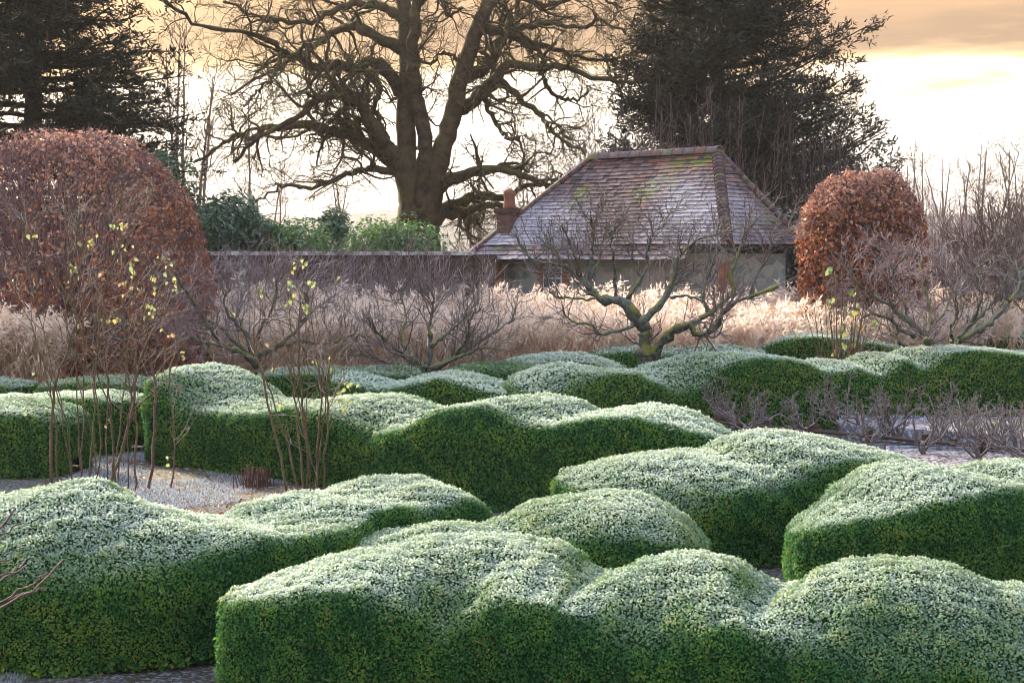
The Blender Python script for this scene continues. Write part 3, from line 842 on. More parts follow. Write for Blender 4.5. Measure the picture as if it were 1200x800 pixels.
tr_[2] = np.interp(np.linspace(0, 1, 40), [0, 0.2, 0.5, 1], [0.55, 0.34, 0.30, 0.15])
link('trunk', Tubes().add(tp, tr_, 16).mesh('trunk'), M['oak_bark'], oak)
LB = [
 ([(466, 190), (443, 165), (432, 140), (418, 117), (400, 109), (373, 117), (350, 137), (330, 147), (300, 163), (273, 190)], .36, .07, (0, -2, -3)),
 ([(466, 195), (433, 171), (400, 157), (360, 147), (313, 150), (298, 161), (275, 160), (250, 176), (228, 190)], .32, .06, (0, 1, 3)),
 ([(470, 110), (452, 82), (437, 73), (418, 79), (400, 78), (367, 79), (350, 66), (333, 62), (313, 47), (283, 38), (243, 32), (213, 17), (190, -4)], .30, .06, (0, -1, -4)),
 ([(470, 58), (433, 38), (413, 31), (392, 38), (370, 55), (350, 65), (325, 80), (300, 92), (270, 110)], .26, .05, (0, 2, 3)),
 ([(472, 25), (440, 5), (400, 8), (367, 26), (330, 24), (300, 20), (262, 2)], .22, .05, (0, -2)),
 ([(465, 203), (430, 198), (400, 207), (363, 220), (330, 219), (300, 236)], .17, .04, (0, -3)),
 ([(463, 185), (440, 130), (446, 100), (434, 90)], .16, .08, (0, 1)),
 ([(503, 238), (517, 217), (543, 207), (573, 198), (600, 200), (627, 213), (647, 216), (672, 205)], .34, .07, (0, -2, -3)),
 ([(505, 250), (535, 238), (567, 229), (590, 232), (613, 219), (645, 217), (668, 225)], .30, .06, (0, 1.5, 2)),
 ([(505, 256), (545, 247), (580, 240), (605, 246), (618, 256), (640, 252)], .22, .05, (0, -1)),
 ([(535, 128), (560, 114), (578, 98), (592, 78), (627, 80), (663, 78), (690, 90), (733, 97), (765, 88)], .34, .07, (0, -1, -3)),
 ([(545, 92), (567, 80), (582, 62), (588, 40), (613, 47), (647, 57), (677, 66), (715, 70), (745, 60)], .28, .06, (0, 2, 3)),
 ([(560, 30), (580, 37), (600, 37), (613, 32), (647, 28), (683, 33), (703, 24), (735, 40)], .22, .05, (0, 0, -2)),
 ([(566, 113), (575, 132), (586, 152), (598, 164), (610, 160)], .12, .05, (0, -2)),
 ([(588, 96), (612, 119), (637, 137), (644, 152), (662, 166), (686, 181)], .15, .05, (0, -3)),
 ([(571, 5), (600, -8), (640, 6), (690, -6), (730, 10)], .2, .05, (0, 2)),
 ([(478, 20), (510, -10), (525, 18), (540, 10)], .14, .05, (0, -2)),
 ([(538, 70), (520, 62), (500, 75), (478, 60)], .09, .04, (0, -1)),
 ([(635, 81), (640, 100), (652, 112), (672, 118), (690, 108)], .12, .05, (0, -1)),
 ([(474, 0), (440, -40), (390, -60), (330, -50)], .2, .06, (0, 1)),
 ([(590, -45), (640, -60), (690, -50)], .2, .06, (0, -1)),
 ([(400, 78), (385, 110), (380, 140), (362, 165)], .1, .04, (-1, -2)),
 ([(330, 62), (322, 85), (300, 108), (285, 125)], .1, .04, (-2, -3)),
]
lp, lr = limbs_from_pixels(LB, DO, 34, 0.04, r)
lr = lr * (0.86 + 0.08 * r.normal(size=lr.shape))
b1p, b1r = grow(r, lp, lr, 2.6, 2.3, 1.0, 8, 0.34, 0.0, 0.5, (0.12, 1.0), rmax=0.085, rmin=0.022)
b1tp, b1tr = grow(r, tp[:, 14:], tr_[:, 14:], 1.0, 1.6, 1.2, 8, 0.34, 0.02, 0.4, (0.1, 1.0), rmax=0.06, rmin=0.02)
b1p = np.concatenate([b1p, b1tp]); b1r = np.concatenate([b1r, b1tr])
b2p, b2r = grow(r, b1p, b1r, 3.4, 1.25, 0.9, 4, 0.32, 0.0, 0.6, (0.15, 1.0), rmin=0.013, rmax=0.03)
b3p, b3r = grow(r, b2p, b2r, 6.0, 0.65, 0.8, 2, 0.3, 0.0, 0.65, (0.2, 1.0), rmin=0.009)
link('limbs', Tubes().add(lp, lr, 10).mesh('limbs'), M['oak_bark'], oak)
link('crown', Tubes().add(b1p, b1r, 5).add(b2p, b2r, 3).add(b3p, b3r, 3).mesh('crown'), M['oak_bark'], oak, kind='stuff')

def leaf_cloud(name, pos, size, mat, rng, parent, tint=None, frost=None, flat=0.0, aspect=0.55, out_dir=None, kind='stuff'):
    n = len(pos)
    dv = unit(rng.normal(0, 1, (n, 3)) + (out_dir if out_dir is not None else 0))
    nv = rng.normal(0, 1, (n, 3)) + np.array([0, 0, flat]); nv = unit(nv)
    nv = unit(nv - (nv * dv).sum(1, keepdims=True) * dv)
    sz = size * rng.uniform(0.6, 1.3, n)
    me = leaf_mesh(name, pos, dv, nv, sz, sz * aspect, {'tint': rng.random(n) if tint is None else tint, 'frost': np.zeros(n) if frost is None else frost})
    return link(name, me, mat, parent, kind=kind)

def conifer(label, x, d, top, bmax, slope_l, z0, seed, upsweep=0.12, forks=((0, 0),), dense=1.0, droop=0.0, needle=0.19, step=1.0, lop=0.0):
    r = np.random.default_rng(seed)
    root = thing('conifer_tree', label, 'tree')
    X = XP(x, d)
    T = Tubes(); boughs = []; brad = []
    for fx, fy in forks:
        zz = np.linspace(-0.05, top, 16)
        pts = np.stack([X + fx * np.minimum(1, zz / 4) + 0.08 * np.sin(zz), d + fy + 0 * zz, zz], -1)
        T.add(pts, np.interp(zz, [0, top], [0.5, 0.06]), 10)
        z = z0
        while z < top - 0.3:
            L = max(0.5, min(bmax, bmax - slope_l * (z - 4.5))) * (0.9 if len(forks) == 1 else 0.95)
            for k in range(int(r.integers(5, 8))):
                a = r.uniform(0, 2 * math.pi); Lb = L * r.uniform(0.68, 1.0) * (1 - lop * max(0, -math.cos(a)))
                n = 11; s = np.linspace(0, 1, n)
                px = X + fx + np.cos(a) * Lb * s; py = d + fy + np.sin(a) * Lb * s
                pz_ = z + Lb * (upsweep * s + 0.16 * s ** 3 - droop * s ** 2) + r.normal(0, 0.1) * s
                p = np.stack([px, py, pz_], -1); p[1:] += r.normal(0, 0.05, (n - 1, 3))
                boughs.append(p); brad.append(np.linspace(0.075, 0.015, n))
            z += r.uniform(0.55, 0.80) * step
    link('trunk', T.mesh('trunk'), M['conifer_bark'], root)
    BP, BR = np.array(boughs), np.array(brad)
    sp, sr = grow(r, BP, BR, 4.6 * dense, 1.1, 0.85, 2, 0.10, 0.03, 0.5, (0.12, 1.0), rmin=0.008, rmax=0.02, flat=0.08)
    tp2, tr2 = grow(r, sp, sr, 4.6 * dense, 0.5, 0.7, 3, 0.1, 0.03, 0.6, (0.1, 1.0), rmin=0.006, flat=0.15)
    link('boughs', Tubes().add(BP[:, ::2], BR[:, ::2], 4).add(sp[:, ::2], sr[:, ::2], 3).mesh('boughs'), M['conifer_bark'], root)
    # needle sprays: narrow faces laid along the twigs
    segs = np.concatenate([sp[:, 1:].reshape(-1, 3), tp2.reshape(-1, 3), tp2.reshape(-1, 3)])
    dirs = np.concatenate([np.gradient(sp, axis=1)[:, 1:].reshape(-1, 3), np.gradient(tp2, axis=1).reshape(-1, 3), np.gradient(tp2, axis=1).reshape(-1, 3)])
    n = len(segs)
    dv = unit(unit(dirs) + r.normal(0, 0.6, (n, 3)) * np.array([1, 1, 0.7]))
    nv = unit(r.normal(0, 0.45, (n, 3)) + np.array([0, -0.3, 0.6]))
    sz = (needle * r.uniform(0.6, 1.3, n))[:, None]
    sd = unit(np.cross(dv, nv)) * sz * 0.15
    p0 = segs + r.normal(0, 0.05, (n, 3))
    Vn = np.stack([p0 - sd, p0 + sd, p0 + dv * sz], 1).reshape(-1, 3)
    me = mesh_np('needles', Vn, np.arange(3 * n).reshape(n, 3), {'tint': np.repeat(r.random(n), 3), 'frost': np.zeros(3 * n)}, smooth=False)
    link('needles', me, M['needles'], root, kind='stuff')
    return root
conifer('towering dark conifer with twin trunks and upswept boughs, behind the hut', 822, 58, 15.0, 7.2, 0.46, 3.0, 31, upsweep=0.14, forks=((-0.45, 0.3), (0.45, -0.3)), dense=0.98, lop=0.46, step=0.72)
conifer('broad dark conifer behind the large beech dome', 40, 50, 13.5, 5.6, 0.05, 2.6, 32, upsweep=0.02, droop=0.12, dense=1.0, step=0.54)

# ------------------------------------------------------------------ clipped beech domes
def beech_dome(label, x, d, rad, ztop, zbase, seed, nleaf, twig_n, leafy_side, pw=0.85):
    r = np.random.default_rng(seed)
    root = thing('beech_dome', label, 'clipped tree')
    c = np.array([XP(x, d), d, 0])
    z = np.linspace(0, zbase + 0.8, 8)
    t = Tubes()
    for k in range(5):
        a = r.uniform(0, 6.28)
        t.add(np.stack([c[0] + 0.3 * np.cos(a) + 0.12 * z * np.cos(a), c[1] + 0.3 * np.sin(a) + 0.12 * z * np.sin(a), z - 0.03], -1), np.linspace(0.11, 0.06, 8), 7)
    link('trunk', t.mesh('trunk'), M['beech_twig'], root)
    def surf(n, depth):
        # dome: drum below, half ellipsoid above; points near the clipped outside
        a = r.uniform(0, 2 * math.pi, n)
        hdome = (ztop - zbase)
        u = r.random(n)
        th = np.arccos(1 - u)                          # 0 top .. pi/2 rim
        drum = r.random(n) < 0.36
        rr_ = np.where(drum, 1.0, np.sin(th) ** pw)
        zz = np.where(drum, r.uniform(max(0.15, zbase - 1.5), zbase + 0.1, n), zbase + hdome * np.cos(th) ** 0.95)
        nrm = np.stack([np.cos(a) * rr_, np.sin(a) * rr_, np.where(drum, 0.0, np.cos(th))], -1)
        nrm = unit(nrm)
        p = np.stack([c[0] + rad * rr_ * np.cos(a), c[1] + rad * rr_ * np.sin(a), zz], -1)
        p = p + nrm * (0.07 * fbm(p, 3, seed)[:, None] + 0.05 * fbm(p, 9, seed + 1, 2)[:, None] - depth[:, None])
        return p, nrm
    p, nr = surf(nleaf, r.random(nleaf) ** 2 * 0.5)
    keep = r.random(nleaf) < np.clip(leafy_side[0] + leafy_side[1] * (p[:, 0] - c[0]) / rad + 0.45 * fbm(p, 2.2, seed + 3) + 0.45 * fbm(p, 7, seed + 4, 2), 0.04, 1)
    p, nr = p[keep], nr[keep]; n = len(p)
    nv = unit(nr + r.normal(0, 0.7, (n, 3))); dv = unit(r.normal(0, 0.8, (n, 3)) + np.array([0, 0, -0.6]) + nr * 0.4)
    sz = 0.105 * r.uniform(0.6, 1.25, n)
    fr = np.clip(np.clip(nr[:, 2], 0, 1) * 0.25 + r.normal(0, 0.10, n), 0, 0.6)
    me = leaf_mesh('russet_leaves', p, dv, nv, sz, sz * 0.6, {'tint': np.clip(r.normal(0.5, 0.27, n), 0, 1), 'frost': fr})
    link('russet_leaves', me, M['beech'], root, kind='stuff')
    p, nr = surf(twig_n, r.random(twig_n) ** 1.3 * 0.45)
    dd = unit(nr * 0.8 + r.normal(0, 0.6, p.shape) + np.array([0, 0, 0.25]))
    s = np.linspace(-0.6, 0.35, 3)
    pts = p[:, None] + dd[:, None] * (s[None, :, None] * r.uniform(0.25, 0.55, len(p))[:, None, None])
    pts[:, 1:2] += r.normal(0, 0.025, (len(p), 1, 3))
    rd = np.linspace(0.010, 0.004, 3)[None] * np.ones((len(p), 1))
    # inner scaffold
    q, nq = surf(260, np.full(260, 0.12))
    sc = np.stack([np.linspace(c + np.array([0, 0, 0.6]) + (qq - c) * np.array([0.12, 0.12, 0]), qq, 7) for qq in q]); sc[:, 1:-1] += r.normal(0, 0.06, (260, 5, 3))
    link('twigs', Tubes().add(pts, rd, 3).add(sc, np.linspace(0.035, 0.01, 7)[None] * np.ones((260, 1)), 4).mesh('twigs'), M['beech_twig'], root, kind='stuff')
beech_dome('large purple-brown clipped beech dome with leaves thinning out', 80, 33.6, 2.78, ZP(150, 33.6), 2.0, 41, 34000, 8000, (0.22, 0.62), 0.84)
beech_dome('compact rusty orange clipped beech dome beside the hut', 1008, 35.5, 1.34, ZP(200, 35.5), 3.05, 42, 17000, 2600, (0.85, -0.1))

# ------------------------------------------------------------------ apple trees
def apple(label, lines, d, seed, twig=1.0, spread=1.0, shoot=0.55, foot=None, fine=None, name='apple_tree'):
    r = np.random.default_rng(seed)
    root = thing(name, label, 'tree', None)
    lp, lr = limbs_from_pixels(lines, d, 22, 0.012, r, spread)
    if foot:
        z = np.linspace(-0.05, 1, 8)
        p0 = lp[0][0]
        fp = np.stack([np.linspace(p0[0] + foot[0], p0[0], 8), np.linspace(p0[1], p0[1], 8), np.linspace(-0.05, p0[2] + 0.03, 8)], -1)
        link('trunk', Tubes().add(fp, np.linspace(lr[0][0] * 1.6, lr[0][0] * 1.02, 8), 12).mesh('trunk'), M['apple_bark'], root)
    bump = np.clip(0.86 + 0.22 * r.normal(size=lr.shape), 0.6, 1.5)
    link('limbs', Tubes().add(lp, lr * bump, 9).mesh('limbs'), M['apple_bark'], root)
    small = lr[:, 0] < 0.06
    a_p, a_r = grow(r, lp, lr, 3.6 * twig, 0.70, 0.9, 7, 0.22, 0.10, 0.5, (0.3, 1.0), rmin=0.009, rmax=0.022)
    b_p, b_r = grow(r, np.concatenate([lp[:, ::3][:, :8], a_p[:, :8]]), np.concatenate([lr[:, ::3][:, :8], a_r[:, :8]]), 5.0 * twig, shoot, 0.75, 4, 0.16, 0.12, 0.55, (0.15, 1.0), rmin=0.0065, rmax=0.011)
    c_p, c_r = grow(r, b_p, b_r, 6.0 * twig, 0.26, 0.7, 2, 0.16, 0.08, 0.7, (0.2, 1.0), rmin=0.005, rmax=0.007)
    link('twigs', Tubes().add(a_p, a_r, 5).add(b_p, b_r, 3).add(c_p, c_r, 3).mesh('twigs'), fine or M['apple_twig'], root, kind='stuff')
    return root, lp, b_p
MAIN = [
 ([(757, 432), (756, 410), (755, 388), (750, 374)], .15, .12, (0, 0)),
 ([(762, 424), (775, 403), (785, 391), (797, 383), (810, 381), (813, 390), (825, 391), (839, 385), (845, 370), (860, 357), (874, 350), (895, 342), (911, 334)], .115, .03, (0, -.4, -.6, -.3)),
 ([(752, 382), (735, 358), (720, 352), (705, 350), (695, 342), (685, 330), (677, 322), (662, 312), (645, 309), (625, 305), (615, 292), (605, 277)], .125, .018, (0, .1, .5, .9)),
 ([(746, 378), (730, 386), (703, 392), (692, 381), (672, 377), (659, 367)], .05, .016, (0, -.5)),
 ([(697, 350), (670, 349), (648, 346), (639, 326)], .03, .013, (0, -.3)),
 ([(683, 326), (675, 302), (667, 282), (657, 262)], .035, .012, (.3, .2)),
 ([(692, 326), (702, 305), (707, 280), (717, 257)], .035, .012, (.2, .5)),
 ([(690, 328), (694, 292), (695, 267), (685, 250)], .033, .012, (.2, -.2)),
 ([(722, 350), (719, 305), (716, 275), (727, 262)], .033, .012, (.1, -.2)),
 ([(736, 350), (755, 320), (760, 290), (764, 272), (761, 255)], .045, .014, (.1, .4)),
 ([(764, 274), (780, 262), (786, 245)], .02, .009, (.35, .5)),
 ([(750, 324), (737, 297), (730, 277)], .02, .009, (.2, .4)),
 ([(752, 378), (770, 360), (780, 347), (790, 325), (793, 305), (812, 285), (840, 275), (872, 265)], .09, .016, (0, .4, 1.0)),
 ([(774, 354), (788, 335), (817, 312), (836, 294)], .035, .012, (.3, .6)),
 ([(812, 379), (835, 365), (850, 352), (861, 346)], .06, .025, (-.4, -.2)),
 ([(860, 348), (857, 322), (867, 292), (875, 275), (880, 245)], .04, .010, (-.3, 0)),
 ([(880, 347), (885, 325), (900, 302), (907, 280), (922, 266)], .035, .010, (-.3, -.5)),
 ([(828, 366), (825, 340), (835, 310), (840, 290), (842, 262)], .035, .010, (-.3, .1)),
 ([(778, 350), (800, 347), (822, 352), (830, 362)], .03, .016, (.2, -.2)),
 ([(626, 305), (640, 290), (636, 268)], .018, .008, (.8, .7)), ([(662, 312), (648, 295), (640, 277)], .016, .008, (.7, .8)),
]
apple('big mossy old apple tree with a two-stemmed trunk, standing before the hut', MAIN, 29.3, 51, twig=1.35, foot=(0.05, 0))
apple('low apple tree with dark mossy trunk in front of the reeds', [
 ([(492, 448), (493, 436), (500, 430)], .12, .05, None),
 ([(494, 434), (515, 428), (535, 415), (560, 400), (580, 388), (603, 375)], .08, .02, None),
 ([(496, 432), (480, 422), (462, 408), (445, 392), (430, 372)], .08, .018, None),
 ([(500, 428), (505, 405), (503, 382), (508, 352), (500, 330)], .06, .014, None),
 ([(515, 428), (540, 418), (565, 408), (590, 410)], .05, .016, None),
 ([(505, 405), (525, 390), (545, 372), (560, 350)], .045, .013, None),
 ([(480, 422), (470, 395), (476, 370), (468, 340)], .045, .013, None),
 ([(535, 415), (548, 395), (550, 375), (565, 360)], .035, .012, None),
 ([(485, 430), (455, 425), (425, 415), (400, 418)], .04, .014, None)], 30.0, 52, twig=1.5, foot=(0.0, 0))
apple('wide spreading apple tree with grey-green limbs behind the rose bed', [
 ([(303, 448), (302, 432), (297, 424)], .11, .05, None),
 ([(300, 428), (285, 415), (262, 405), (245, 385), (230, 360), (215, 338), (204, 318)], .075, .016, None),
 ([(298, 424), (275, 400), (255, 380), (238, 372), (222, 350)], .06, .014, None),
 ([(297, 420), (288, 392), (270, 372), (262, 352), (270, 338)], .06, .014, None),
 ([(300, 418), (325, 405), (350, 385), (370, 362), (395, 345)], .06, .014, None),
 ([(296, 415), (305, 385), (320, 360), (325, 330), (335, 305)], .05, .012, None),
 ([(325, 405), (355, 400), (385, 402), (415, 392), (440, 398)], .045, .013, None),
 ([(262, 405), (240, 402), (220, 396), (205, 402)], .04, .013, None),
 ([(350, 385), (362, 360), (360, 335), (378, 310)], .035, .011, None),
 ([(288, 392), (278, 365), (290, 335), (282, 310)], .035, .011, None)], 29.6, 53, twig=1.5, foot=(0.0, 0), fine=M['mauve_twig'])
apple('twiggy apple tree in front of the rusty beech dome', [
 ([(1090, 418), (1088, 402), (1085, 398)], .12, .05, None),
 ([(1085, 398), (1068, 380), (1050, 365), (1035, 352), (1020, 345), (1003, 330), (993, 312)], .08, .016, None),
 ([(1086, 398), (1090, 375), (1088, 350), (1078, 325), (1080, 300)], .06, .014, None),
 ([(1068, 380), (1060, 355), (1048, 335), (1045, 305), (1030, 285)], .05, .013, None),
 ([(1085, 392), (1105, 368), (1115, 345), (1130, 325), (1150, 310)], .05, .013, None),
 ([(1072, 395), (1055, 385), (1040, 372), (1022, 368), (1010, 372)], .06, .02, None),
 ([(1060, 405), (1048, 395), (1035, 380), (1015, 370)], .05, .016, None),
 ([(1050, 365), (1040, 340), (1048, 318), (1060, 300)], .035, .012, None)], 31.0, 54, twig=1.5, foot=(0.0, 0), fine=M['mauve_twig'])
apple('leaning apple tree with a bright mossy stem by the single box mound', [
 ([(1118, 412), (1120, 402), (1124, 398)], .11, .06, None),
 ([(1125, 398), (1150, 385), (1170, 368), (1183, 352), (1200, 345), (1230, 330)], .085, .03, None),
 ([(1122, 396), (1140, 378), (1160, 360), (1172, 335), (1185, 318)], .05, .014, None),
 ([(1116, 402), (1115, 385), (1122, 365), (1118, 340)], .04, .013, None),
 ([(1183, 352), (1195, 330), (1190, 305), (1205, 280)], .04, .013, None),
 ([(1140, 378), (1150, 350), (1145, 325), (1158, 300)], .035, .012, None)], 31.6, 55, twig=1.3, foot=(0.0, 0))

# ------------------------------------------------------------------ bushy bare shrubs and thickets
def twig_bush(label, x, d, w, ztop, seed, n_stem=40, mat='mauve_twig', name='bare_shrub', cat='shrub', z0=0.0, rad=0.012, fan=0.5, dens=(3.0, 4.0), ln=(0.6, 0.3), group=None, wig=0.12, dy=1.0, leaning=0.0):
    r = np.random.default_rng(seed)
    root = thing(name, label, cat, group)
    a = r.uniform(0, 6.28, n_stem); q = np.sqrt(r.random(n_stem))
    base = np.stack([XP(x, d) + 0.35 * w * q * np.cos(a), d + 0.35 * w * dy * q * np.sin(a), np.full(n_stem, z0 - 0.03)], -1)
    tip = np.stack([XP(x, d) + w * q * np.cos(a) + leaning, d + w * dy * q * np.sin(a), z0 + (ztop - z0) * np.sqrt(np.clip(1 - 0.75 * q ** 2, 0, 1)) * r.uniform(0.7, 1.02, n_stem)], -1)
    s = np.linspace(0, 1, 10)[None, :, None]
    pts = base[:, None] * (1 - s) + tip[:, None] * s
    pts[..., :2] += (tip - base)[:, None, :2] * (s ** 1.5 - s) * fan
    pts[:, 1:] += np.cumsum(r.normal(0, wig * 0.25, (n_stem, 9, 3)), axis=1)
    R0 = rad * r.uniform(0.7, 1.5, n_stem)[:, None] * np.linspace(1, 0.3, 10)[None]
    p1, r1 = grow(r, pts, R0, dens[0], ln[0], 0.6, 3, wig, 0.06, 0.6, (0.2, 1), rmin=rad * 0.45, rmax=rad)
    p2, r2 = grow(r, p1, r1, dens[1], ln[1], 0.6, 2, wig, 0.05, 0.7, (0.2, 1), rmin=rad * 0.38, rmax=rad * 0.6)
    link('stems', Tubes().add(pts[:, ::3], R0[:, ::3], 4).mesh('stems'), M[mat], root)
    link('twigs', Tubes().add(p1, r1, 3).add(p2, r2, 3).mesh('twigs'), M[mat], root, kind='stuff')
    return root, pts, p1
BT = 'bare purple-brown saplings crowding below the twin-trunked conifer'
for k, (x, d, w, yt) in enumerate([(705, 52, 1.8, 110), (755, 53, 2.0, 84), (800, 51, 2.0, 95), (850, 52, 2.2, 92), (905, 53, 2.2, 105), (955, 52, 2.0, 125), (1000, 54, 1.8, 150)]):
    twig_bush('bare purple-brown sapling in the crowd below the twin-trunked conifer', x, d, w, ZP(yt, d), 60 + k, 40, 'thicket', 'bare_sapling', 'tree', rad=0.022, dens=(2.0, 2.4), ln=(1.0, 0.55), group=BT, wig=0.12, dy=0.5)
def bare_tree(label, x, d, ztop, w, seed, group=None, mat='thicket'):
    r = np.random.default_rng(seed)
    root = thing('bare_tree', label, 'tree', group)
    c = np.array([XP(x, d), d, -0.05])
    tp, tr = [], []
    for k in range(int(r.integers(1, 4))):
        q = c + np.array([r.normal(0, 0.5), r.normal(0, 0.5), 0])
        tp.append(resample([q, q + np.array([r.normal(0, .2), r.normal(0, .2), ztop * .4]), q + np.array([r.normal(0, .7), r.normal(0, .6), ztop * r.uniform(.85, 1)])], 14, 0.03, r)); tr.append(np.linspace(0.18, 0.04, 14))
    tp, tr = np.array(tp), np.array(tr)
    a, ar = grow(r, tp, tr, 1.7, w, 0.85, 5, 0.2, 0.06, 0.5, (0.15, 1), rmin=0.035, rmax=0.07)
    e, er = grow(r, a, ar, 1.4, w * 0.45, 0.7, 3, 0.18, 0.08, 0.6, (0.2, 1), rmin=0.024, rmax=0.035)
    g, gr = grow(r, e, er, 1.7, w * 0.22, 0.7, 2, 0.18, 0.05, 0.7, (0.2, 1), rmin=0.018, rmax=0.024)
    link('trunk', Tubes().add(tp, tr, 7).mesh('trunk'), M[mat], root)
    link('crown', Tubes().add(a, ar, 3).add(e, er, 3).add(g, gr, 3).mesh('crown'), M[mat], root, kind='stuff')
for k, (x, d, w, yt) in enumerate([(1035, 170, 3.0, 180), (1058, 190, 3.2, 166), (1078, 200, 3.4, 160), (1105, 185, 3.2, 178), (1128, 165, 2.8, 186), (1150, 205, 3.8, 160), (1180, 180, 3.8, 152), (1215, 170, 3.8, 146), (245, 120, 3.0, 60), (215, 115, 3.2, 25), (620, 170, 3.4, 190), (560, 190, 3.6, 182), (330, 180, 3.6, 190), (400, 190, 3.6, 195), (290, 130, 3.0, 110)]):
    lab, grp = (('slender bare tree in the woods beyond the rusty beech dome', 'bare woodland trees beyond the rusty beech dome') if x > 1000 else
                ('tall thin bare tree between the broad conifer and the oak', 'thin trees between conifer and oak') if x < 310 else
                ('small hazy bare tree seen far off under the oak limbs', 'far bare trees under the oak limbs'))
    bare_tree(lab, x, d, ZP(yt, d), w, 80 + k, grp)
for k, (x, d, yt) in enumerate([(1035, 82, 205), (1068, 86, 195), (1100, 80, 208), (1130, 84, 200)]):
    twig_bush('hazy mauve thicket bush between the rusty beech dome and the far woods', x, d, 2.0, ZP(yt, d), 240 + k, 44, 'mauve_twig', 'bare_shrub', 'shrub', rad=0.024, dens=(1.8, 2.2), ln=(1.0, 0.55), group='hazy thicket below the far woods')
GS = 'bare twiggy growth in front of the garden wall'
for k, (x, d, w, yt) in enumerate([(225, 36, 1.1, 286), (285, 37, 1.2, 276), (340, 36.5, 1.2, 284), (395, 37, 1.2, 276), (450, 36.5, 1.2, 286), (505, 37, 1.2, 280), (548, 37.5, 1.0, 292), (255, 37.5, 1.2, 280), (312, 37.6, 1.2, 274), (420, 37.8, 1.2, 278), (478, 37.4, 1.2, 282)]):
    twig_bush('thin mauve bare shrub against the garden wall', x, d, w, ZP(yt, d), 100 + k, 46, 'mauve_twig', 'bare_shrub', 'shrub', rad=0.015, dens=(3.6, 4.4), ln=(0.6, 0.36), group=GS)
twig_bush('dense grey-brown twiggy mound rising beside the leaning apple tree', 1215, 36, 2.4, ZP(200, 36), 120, 150, 'thicket', 'bare_shrub', 'shrub', rad=0.022, dens=(3.4, 4.6), ln=(0.8, 0.4), wig=0.36)
twig_bush('straggly bare shrub growing in front of the hut wall', 770, 37.2, 1.1, ZP(283, 37.2), 121, 50, 'mauve_twig', 'bare_shrub', 'shrub', rad=0.010, dens=(2.6, 3), ln=(0.5, 0.3))

def leaves_on(root, pts, n, seed, size, name='leaves', hanging=True, tr=(0.5, 1.0), cluster=3):
    r = np.random.default_rng(seed)
    k = np.repeat(r.integers(0, len(pts), n), cluster)
    t = np.repeat(r.uniform(tr[0], tr[1], n), cluster); m_ = pts.shape[1]
    i = np.minimum((t * (m_ - 1)).astype(int), m_ - 2); f = (t * (m_ - 1) - i)[:, None]
    pos = pts[k, i] * (1 - f) + pts[k, i + 1] * f + r.normal(0, size * 0.55, (len(k), 3))
    N = len(pos)
    dv = unit(r.normal(0, 0.45, (N, 3)) + np.array([0, 0, -1.0 if hanging else 0.2])); nv = unit(r.normal(0, 0.6, (N, 3)) + np.array([0, -1.0, 0.2]))
    sz = size * r.uniform(0.7, 1.3, N)
    # rounded leaf: two rhombi would look pointed, so use a six-sided blade
    nv = unit(nv - (nv * dv).sum(1, keepdims=True) * dv); sd = np.cross(dv, nv)
    prof = [(0, 0), (0.28, 0.34), (0.62, 0.36), (1.0, 0.0), (0.62, -0.36), (0.28, -0.34)]
    V = np.stack([pos + dv * sz[:, None] * a + sd * sz[:, None] * w + nv * sz[:, None] * (0.7 * abs(w) - 0.25 * a * a) for a, w in prof], 1)
    tint = np.clip(r.normal(0.5, 0.3, N), 0, 1)
    me = mesh_np(name, V.reshape(-1, 3), np.arange(N * 6).reshape(N, 6), {'tint': np.repeat(tint, 6), 'frost': np.tile([0.0, 0.12, 0.12, 0.2, 0.12, 0.12], N)}, smooth=False)
    link(name, me, M['rose_leaf'], root, kind='stuff')
rt, st, tw1 = twig_bush('dark tangled bramble with a few yellow-green leaves beside the rusty beech dome', 985, 30.6, 0.75, ZP(290, 30.6), 122, 26, 'rose_stem', 'bramble', 'shrub', rad=0.012, dens=(3, 3), ln=(0.5, 0.25))
leaves_on(rt, tw1, 22, 5, 0.11)

